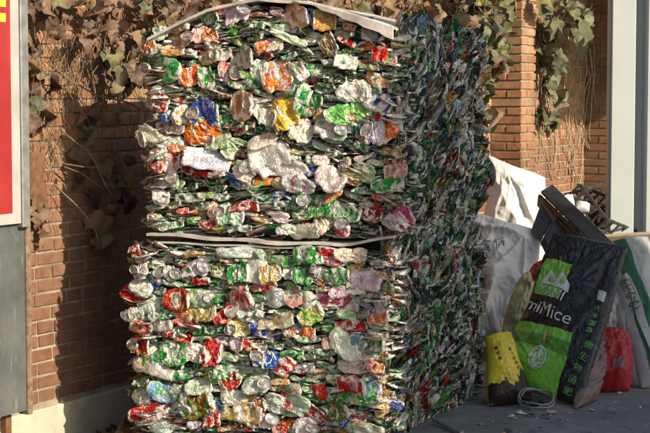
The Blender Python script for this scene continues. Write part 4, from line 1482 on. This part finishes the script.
# ------------------------------------------------------------------ heap of plastic crates in the sun
def crate(loc, rx, ry, rz, sc, label):
    t = bpy.data.objects.new('plastic_crate', None)
    t.location = loc; t.rotation_euler = (rx, ry, rz); t.scale = (sc, sc, sc)
    t['label'] = label; t['category'] = 'crate'; t['group'] = 'broken grey plastic crates behind the sacks'
    link(t); WL[t.name] = Vector((0, 0, 0))
    Lx, Ly, Lz = 0.27, 0.19, 0.22
    def panel(name, o, ax, ay, la, lb):
        mb = MB()
        o, ax, ay = Vector(o), Vector(ax), Vector(ay)
        nn = ax.cross(ay)
        n = 5
        for i in range(n + 1):
            x = -la + 2 * la * i / n
            mb.box(o + ax * x, ax * 0.008, ay * lb, nn * 0.006)
        for i in range(5):
            y = -lb + 2 * lb * i / 4
            mb.box(o + ay * y + nn * 0.002, ax * la, ay * (0.012 if i in (0, 4) else 0.007), nn * 0.006)
        for i in range(n):
            if i % 2 == 0:
                x0, x1 = -la + 2 * la * i / n, -la + 2 * la * (i + 1) / n
                a, b = o + ax * x0 - ay * lb * 0.6, o + ax * x1 + ay * lb * 0.6
                d = (b - a)
                mb.box((a + b) / 2 - nn * 0.002, d * 0.5, d.cross(nn).normalized() * 0.007, nn * 0.005)
        mb.build(name, M_CRATE, t)
    panel('lattice_side', (0, -Ly, 0), (1, 0, 0), (0, 0, 1), Lx, Lz)
    panel('lattice_side', (0, Ly, 0), (1, 0, 0), (0, 0, 1), Lx, Lz)
    panel('lattice_end', (-Lx, 0, 0), (0, 1, 0), (0, 0, 1), Ly, Lz)
    panel('lattice_end', (Lx, 0, 0), (0, 1, 0), (0, 0, 1), Ly, Lz)
    panel('lattice_bottom', (0, 0, -Lz), (1, 0, 0), (0, 1, 0), Lx, Ly)
crate(at_depth(590, 228, 10.7), 0.75, 0.25, 0.9, 0.8, 'grey lattice plastic crate tilted on the heap behind the black moulding')
crate(at_depth(606, 220, 11.1), 0.45, -0.25, 0.2, 0.8, 'grey lattice plastic crate partly hidden behind the pale steel gate post')
crate(at_depth(578, 265, 10.8), 0.1, 0.1, 0.4, 1.0, 'dusty plastic crate at the bottom of the heap behind the sacks')
crate(at_depth(601, 290, 10.9), 0.05, -0.1, 0.1, 1.0, 'dusty plastic crate standing low beside the pale steel gate post')
Sack('white_scrap', 'crumpled white plastic scrap lying on the broken crates', 'scrap', [at_depth(557, 206, 10.25), at_depth(576, 209, 10.25), at_depth(572, 194, 10.3), at_depth(560, 197, 10.3)], 0.04, [M_SACKW], crumple=0.02, freq=14, seed=51, nu=18, nv=18)
Sack('white_cup', 'flattened white cup on the crates near the teal scrap', 'cup', [at_depth(574, 211, 10.2), at_depth(588, 212, 10.2), at_depth(589, 204, 10.25), at_depth(576, 202, 10.25)], 0.03, [M_SACKW], crumple=0.01, freq=14, seed=52, nu=16, nv=16)
M_TEAL = simple_mat('teal_plastic', (0.05, 0.25, 0.29), (0.08, 0.33, 0.37), 8, 0.5)
Sack('teal_scrap', 'small teal plastic scrap between moulding and crates', 'scrap', [at_depth(577, 224, 10.1), at_depth(588, 222, 10.1), at_depth(586, 215, 10.15), at_depth(578, 217, 10.15)], 0.02, [M_TEAL], crumple=0.004, freq=14, seed=53, nu=14, nv=14)
mb = MB(); a, b = at_depth(603, 240, 9.7), at_depth(668, 236, 9.5)
mb.box((a + b) / 2, (b - a) / 2, Vector((0, 0.07, 0)), Vector((0, 0, 0.026)))
o = mb.build('wooden_plank', M_WOOD, None, bevel=0.004, loc=tuple((a + b) / 2))
tag(o, 'pale wooden plank lying in front of the pale steel gate post', 'plank')

# ------------------------------------------------------------------ wire ring and litter
wr = thing('wire_ring', 'bent metal wire ring with a dark hub lying on the asphalt', 'ring', on_ground(536, 410))
mb = MB()
c0 = on_ground(536, 408) + Vector((0, 0, 0.045))
for k, (rad, tl, dz) in enumerate(((0.088, 0.38, 0.0), (0.083, 0.30, 0.012), (0.078, 0.46, -0.008))):
    pts = []
    for i in range(40):
        an = 2 * math.pi * i / 40
        pts.append(c0 + Vector((rad * math.cos(an), rad * math.sin(an) * 0.9, dz + tl * 0.09 * math.sin(an) + 0.006 * math.sin(3 * an + k))))
    mb.tube(pts, 0.0045, 6, closed=True)
mb.build('wire_loop', M_GALV, wr, smooth=True)
mb = MB()
for i in range(5):
    an = i * 1.25 + 0.3
    mb.tube([c0, c0 + Vector((0.08 * math.cos(an), 0.075 * math.sin(an), 0.03 * math.sin(an)))], 0.003, 5)
mb.tube([c0 + Vector((-0.03, 0, -0.03)), c0 + Vector((0.03, 0, 0.0))], 0.022, 10)
mb.build('hub', M_BLACKPLASTIC, wr)
mb = MB()
mb.tube([on_ground(434, 424) + Vector((0, 0, .02)), on_ground(462, 436) + Vector((0, 0, .012))], 0.012, 6)
o = mb.build('metal_rod', M_GALV, None, loc=tuple(on_ground(448, 430)))
tag(o, 'short metal rod on the asphalt at the corner of the lower bale', 'rod')

def litter():
    r = random.Random(77)
    mb = MB()
    def chip(p, s, z0):
        n = 6
        pts = []
        for i in range(n):
            a = 2 * math.pi * i / n
            pts.append(p + Vector((s * math.cos(a) * r.uniform(0.5, 1.1), s * math.sin(a) * r.uniform(0.4, 1), z0 + r.uniform(0, 0.6) * s)))
        top = p + Vector((0, 0, z0 + s * r.uniform(0.4, 0.9)))
        mb.add(pts + [top], [(i, (i + 1) % n, n) for i in range(n)], r.choice([0, 0, 1, 2]))
    spots = [(592, 411, .022), (507, 432, .03), (616, 403, .012), (640, 408, .012), (605, 392, .02), (620, 394, .02), (632, 386, .02), (570, 414, .015), (545, 418, .03), (552, 414, .03), (530, 416, .03), (560, 420, .02), (520, 414, .03), (512, 417, .02), (480, 425, .018), (540, 428, .01), (600, 425, .008)]
    for x, y, s in spots:
        for k in range(3):
            chip(on_ground(x + r.uniform(-4, 4) * (k > 0), y + r.uniform(-2, 2) * (k > 0)), s * (1 if k == 0 else 0.45), 0.0)
    for k in range(240):
        x, y = r.uniform(440, 660), r.uniform(385, 445)
        chip(on_ground(x, y), r.uniform(0.002, 0.007), 0.0)
    o = mb.build('ground_litter', [simple_mat('litter_pale', (0.40, 0.38, 0.34), (0.6, 0.58, 0.54), 20, 0.8), M_STEM_PALE, M_CRATE])
    o['kind'] = 'stuff'
    tag(o, 'pale scraps and crumbs scattered over the asphalt by the bags', 'litter')
litter()

# ------------------------------------------------------------------ red sign above a grey weathered board, left edge
def weathered():
    m, nt, b = new_mat('weathered_grey')
    tc = N(nt, 'ShaderNodeTexCoord')
    mp = N(nt, 'ShaderNodeMapping')
    mp.inputs['Scale'].default_value = (1, 1, 0.16)
    nt.links.new(tc.outputs['Object'], mp.inputs[0])
    n1 = tex_noise(nt, 60, 5, 0.7, mp.outputs[0])
    n2 = tex_noise(nt, 5, 5, 0.6, tc.outputs['Object'])
    base = ramp(nt, [(0.3, (0.05, 0.056, 0.058)), (0.7, (0.11, 0.12, 0.122))])
    nt.links.new(n2.outputs[0], base.inputs[0])
    k = ramp(nt, [(0.60, 0.0), (0.68, 0.6)])
    nt.links.new(n1.outputs[0], k.inputs[0])
    n3 = tex_noise(nt, 3.2, 4, 0.65, tc.outputs['Object'])
    k3 = ramp(nt, [(0.42, 0.05), (0.62, 1.0)])
    nt.links.new(n3.outputs[0], k3.inputs[0])
    c = mixc(nt, mth(nt, 'MULTIPLY', k.outputs[0], k3.outputs[0]), base.outputs[0], (0.42, 0.42, 0.40))
    nt.links.new(c, b.inputs['Base Color'])
    b.inputs['Roughness'].default_value = 0.55
    add_bump(nt, b, n1.outputs[0], 0.2, 0.004)
    return m
M_WEATH = weathered()
OFF = 0.22
def sgn(px, py):
    p = px_wall(px, py, OFF)
    return s_of(p), p.z
s_edge, _ = sgn(24, 100)
s_white, _ = sgn(16, 100)
s_red, _ = sgn(7, 100)
_, z_bot = sgn(18, 223)
_, z_redbot = sgn(8, 213)
_, z_bb = sgn(33, 409)
s_l = s_edge - 1.6
sg = thing('red_sign', 'red sign with white border and yellow lettering above the grey board', 'sign', wall_pt(s_edge - 0.8, z_bot, OFF))
mb = MB(); slab(s_l, s_white, OFF, OFF + 0.02, z_bot, 3.4, mb); mb.build('white_border', M_SIGNWHITE, sg)
mb = MB(); slab(s_l, s_red, OFF + 0.02, OFF + 0.023, z_redbot, 3.36, mb); mb.build('red_panel', M_RED, sg)
vs, fs = text_mesh('特', 0.02)
tw = 0.34
p0s, p0z = sgn(2, 47)
mb = MB()
xm = max(p[0] for p in vs)
mb.add([wall_pt(p0s + (x - xm) * tw, p0z + y * tw + 0.02, OFF + 0.0245) for x, y in vs], fs)
mb.build('lettering', M_YELLOWTXT, sg)
bd = thing('weathered_board', 'weathered grey metal board with a worn edge strip below the red sign', 'board', wall_pt(s_edge - 0.8, z_bb, OFF))
se2, _ = sgn(31, 300)
se1, _ = sgn(26, 300)
mb = MB(); slab(s_l, se1, OFF - 0.03, OFF - 0.005, z_bb, z_bot + 0.05, mb); mb.build('panel', M_WEATH, bd)
mb = MB(); slab(se1, se2, OFF - 0.05, OFF + 0.006, z_bb - 0.02, z_bot + 0.03, mb); mb.build('edge_strip', M_STEM, bd, bevel=0.004)
fr = thing('sign_post', 'grey steel upright carrying the red sign and grey board', 'post', wall_pt(s_edge, -0.2, OFF))
mb = MB(); slab(s_white + 0.002, s_edge, OFF - 0.02, OFF + 0.03, z_bot - 0.02, 3.4, mb); mb.build('upright', M_GALV, fr, bevel=0.004)
s_leg, _ = sgn(18, 425)
mb = MB(); slab(s_leg - 0.02, s_leg + 0.02, OFF - 0.08, OFF - 0.052, -0.25, 1.2, mb); mb.build('leg', M_RUST, fr)

# ------------------------------------------------------------------ creeper
def leaf_mesh(seed, mat):
    r = random.Random(seed)
    half = [(0.0, -0.30), (0.20, -0.42), (0.40, -0.30), (0.44, -0.08), (0.50, 0.10), (0.34, 0.16), (0.25, 0.22), (0.17, 0.40), (0.0, 0.60)]
    if seed % 2:
        half = [(0.0, -0.26), (0.18, -0.40), (0.38, -0.32), (0.48, -0.10), (0.44, 0.10), (0.37, 0.22), (0.30, 0.33), (0.17, 0.47), (0.0, 0.60)]
    out = [(x * r.uniform(0.85, 1.15), y * r.uniform(0.9, 1.1)) for x, y in half]
    left = [(-x * r.uniform(0.85, 1.15), y * r.uniform(0.9, 1.1)) for x, y in half[1:-1]]
    ring = out + left[::-1]
    curl = r.uniform(0.3, 1.9)
    fold = r.uniform(-0.5, 1.0)
    side = r.uniform(-1.2, 1.2)
    so = Vector((seed * 3.3, seed * 1.9, 0))
    def lift(x, y):
        return -curl * (y * y) * 0.6 + fold * abs(x) + side * x * y + 0.30 * noise.noise(Vector((x * 3, y * 3, 0)) + so)
    mb = MB()
    mids = [(0, -0.2), (0, 0.05), (0, 0.32)]
    V = [(x, y, lift(x, y)) for x, y in ring] + [(x, y, lift(x, y)) for x, y in mids]
    n = len(ring)
    m0, m1, m2 = n, n + 1, n + 2
    F = [(0, 1, m0), (1, 2, m0), (2, 3, m0), (3, m1, m0), (3, 4, m1), (4, 5, m1), (5, 6, m1), (6, m2, m1), (6, 7, m2), (7, 8, m2)]
    L = [0] + [n - k for k in range(1, 8)] + [8]
    F += [(L[b], L[a], m0) for a, b in ((0, 1), (1, 2), (2, 3))] + [(L[3], m0, m1), (L[4], L[3], m1), (L[5], L[4], m1), (L[6], L[5], m1), (L[6], m1, m2), (L[7], L[6], m2), (8, L[7], m2)]
    mb.add(V, F)
    # petiole
    mb.tube([(0, -0.36, lift(0, -0.36)), (0.03, -0.6, 0.08), (0.0, -0.85, -0.05)], 0.014, 3)
    return mb.mesh('leaf', mat, smooth=True)
LV_DRY = [leaf_mesh(700 + k, M_LEAF_DRY) for k in range(8)]
LV_GRN = [leaf_mesh(800 + k, M_LEAF_GREEN) for k in range(8)]
RV = random.Random(31)

def wall_off(s):
    return PIER if (s_p1a <= s <= s_p1b or s_p2a <= s <= s_p2b) else 0.0

def creeper(label, regions, stems, mix, base, stem_mat):
    """regions: (px0, px1, py0, py1, count, size_m, off0, off1); stems: lists of photo points"""
    t = thing('creeper', label, 'creeper', base, 'creepers on the brick wall')
    for (x0, x1, y0, y1, n, size, o0, o1) in regions:
        for k in range(n):
            px, py = RV.uniform(x0, x1), RV.uniform(y0, y1)
            off = RV.uniform(o0, o1)
            p = px_wall(px, py, 0.0)
            s = s_of(p)
            p = px_wall(px, py, wall_off(s) + off)
            face = WN * 1.0 + Vector((0, 0, RV.gauss(0.25, 0.5))) + WT * RV.gauss(-0.2, 0.6)
            down = Vector((0, 0, -1)) + WT * RV.gauss(0, 0.65) + WN * RV.gauss(0, 0.3)
            z = face.normalized()
            y = (down - z * down.dot(z)).normalized()
            x = y.cross(z)
            sc = size * RV.uniform(0.45, 1.25)
            piece('leaf', RV.choice(LV_GRN if RV.random() < mix else LV_DRY), t, frame(p, x, y, z, sc, sc, sc))
    mb = MB()
    for st in stems:
        pts = []
        for i, (px, py, off) in enumerate(st['p']):
            pts.append(px_wall(px, py, off))
        # subdivide with wobble
        fine = []
        for a, b in zip(pts[:-1], pts[1:]):
            m = max(2, int((b - a).length / 0.05))
            for k in range(m):
                q = a.lerp(b, k / m)
                q = q + noise.noise_vector(q * 6) * 0.022
                fine.append(q)
        fine.append(pts[-1])
        mb.tube(fine, st.get('r', 0.003), 4)
    so_ = mb.build('stems', stem_mat, t, smooth=True)
    so_['kind'] = 'stuff'
    return t

def rnd_stems(n, x0, x1, y0, y1, dx, ln, o0, o1, r0, r1):
    out = []
    for k in range(n):
        x, y = RV.uniform(x0, x1), RV.uniform(y0, y1)
        L = RV.uniform(0.4, 1.0) * ln
        o = RV.uniform(o0, o1)
        p = [(x, y, o)]
        for j in range(3):
            x += RV.gauss(dx, 7)
            y += L / 3
            o = max(0.006, o + RV.gauss(0, 0.02))
            p.append((x, y, o))
        out.append({'p': p, 'r': RV.uniform(r0, r1)})
    return out

st = rnd_stems(100, 30, 150, -20, 50, 0, 120, 0.004, 0.05, 0.001, 0.0026)
st += rnd_stems(30, 30, 66, 40, 150, 0, 100, 0.004, 0.03, 0.001, 0.0022)
st += [{'p': [(60, 130, .05), (85, 150, .12), (100, 175, .2), (112, 195, .22)], 'r': 0.004}, {'p': [(60, 165, .05), (80, 168, .12), (98, 170, .15), (115, 180, .18)], 'r': 0.003},
       {'p': [(55, 185, .03), (75, 205, .1), (90, 225, .15), (100, 245, .16)], 'r': 0.004}, {'p': [(62, 168, .05), (82, 175, .1), (105, 190, .15)], 'r': 0.004},
       {'p': [(45, 60, .03), (70, 80, .1), (100, 95, .12), (140, 110, .12)], 'r': 0.004}, {'p': [(30, 5, .04), (40, 12, .05), (62, 30, .05)], 'r': 0.004}]
creeper('dry brown creeper hanging on the wall between the red sign and the bales',
        [(30, 150, -8, 14, 70, 0.085, 0.03, 0.24), (30, 150, 14, 42, 26, 0.085, 0.03, 0.24), (100, 150, 36, 90, 40, 0.085, 0.02, 0.18), (28, 50, 40, 140, 22, 0.085, 0.01, 0.08), (28, 48, 195, 245, 14, 0.085, 0.01, 0.06),
         (78, 138, 110, 215, 30, 0.085, 0.01, 0.07), (85, 108, 215, 250, 7, 0.10, 0.03, 0.08), (62, 90, 115, 190, 7, 0.075, 0.01, 0.06)], st, 0.08, wall_pt(0.3, 1.9), M_STEM)
st = rnd_stems(90, 150, 480, -25, 5, 0, 60, 0.004, 0.05, 0.002, 0.004)
creeper('brown creeper leaves massed on the wall above the upper bale',
        [(145, 300, -10, 30, 114, 0.09, 0.02, 0.28), (300, 425, -10, 38, 122, 0.095, 0.02, 0.30), (420, 480, -10, 50, 66, 0.12, 0.02, 0.26)], st, 0.05, wall_pt(2.4, 2.0), M_STEM)
st = rnd_stems(16, 470, 535, -20, 60, 0, 70, 0.006, 0.05, 0.002, 0.004)
creeper('grey green creeper trailing down the brick pier beside the upper bale',
        [(465, 500, -8, 90, 66, 0.145, 0.02, 0.24), (495, 522, -8, 68, 44, 0.14, 0.03, 0.20), (480, 492, 80, 130, 12, 0.12, 0.02, 0.08), (500, 535, -8, 35, 22, 0.13, 0.02, 0.12)], st, 0.72, wall_pt(s_p1a, 2.2), M_STEM)
st = []
for k in range(15):
    x = RV.uniform(562, 592)
    o = RV.uniform(0.01, 0.10)
    y0 = RV.uniform(-10, 60)
    st.append({'p': [(x, y0, o), (x + RV.gauss(0, 3), y0 + 45, o + .02), (x + RV.gauss(0, 4), y0 + 90, o), (x + RV.gauss(0, 5), RV.uniform(150, 195), 0.01)], 'r': RV.uniform(0.003, 0.007)})
for k in range(8):
    x = RV.uniform(537, 560)
    st.append({'p': [(x, -10, 0.02), (x + RV.gauss(0, 4), 50, 0.03), (x + RV.gauss(0, 5), 110, 0.02), (x + RV.gauss(0, 6), 180, 0.01)], 'r': RV.uniform(0.003, 0.006)})
creeper('green leaved creeper with bare pale stems on the wall by the pale steel gate post',
        [(537, 562, -8, 70, 34, 0.17, 0.05, 0.40), (560, 592, -8, 45, 22, 0.18, 0.05, 0.45), (535, 562, 60, 100, 15, 0.155, 0.03, 0.18), (536, 558, 100, 128, 9, 0.15, 0.02, 0.08)], st, 0.88, wall_pt((s_p1b + s_p2a) / 2, 2.2), M_STEM_PALE)

# fallen leaves in the gutter between wall and bales
def fallen():
    r = random.Random(9)
    vv, ff, rd = [], [], []
    for k in range(420):
        s, o = r.uniform(-0.1, 1.9) if k % 2 else r.uniform(-0.1, 0.7), r.uniform(0.03, 0.62)
        z = (-0.20 if o < 0.2 else -0.20 + (o - 0.2) / 0.2 * 0.10 if o < 0.4 else -0.10 + (o - 0.4) / 0.2 * 0.055)
        heap = 0.16 * max(0, 1 - abs(s - 0.55) / 0.9) * max(0, 1 - abs(o - 0.3) / 0.3)
        p = wall_pt(s, z + r.uniform(0.012, 0.03 + heap), o)
        zax = Vector((r.gauss(0, 0.5), r.gauss(0, 0.5), 1)).normalized()
        yax = Vector((r.uniform(-1, 1), r.uniform(-1, 1), 0))
        yax = (yax - zax * yax.dot(zax)).normalized()
        sc = r.uniform(0.05, 0.10)
        M = frame(p, yax.cross(zax), yax, zax, sc, sc, sc)
        me = r.choice(LV_DRY)
        b = len(vv)
        vv += [tuple(M @ v.co) for v in me.vertices]
        q = r.random()
        for pl_ in me.polygons:
            ff.append(tuple(b + i for i in pl_.vertices)); rd.append(q)
    me = bpy.data.meshes.new('leaf_litter')
    me.from_pydata(vv, [], ff)
    a = me.attributes.new('rnd', 'FLOAT', 'FACE'); a.data.foreach_set('value', rd)
    me.materials.append(M_LEAF_DRY)
    o = bpy.data.objects.new('leaf_litter', me)
    o['kind'] = 'stuff'
    link(o)
    tag(o, 'fallen dry leaves heaped in the gutter between wall and bales', 'leaf litter')
fallen()
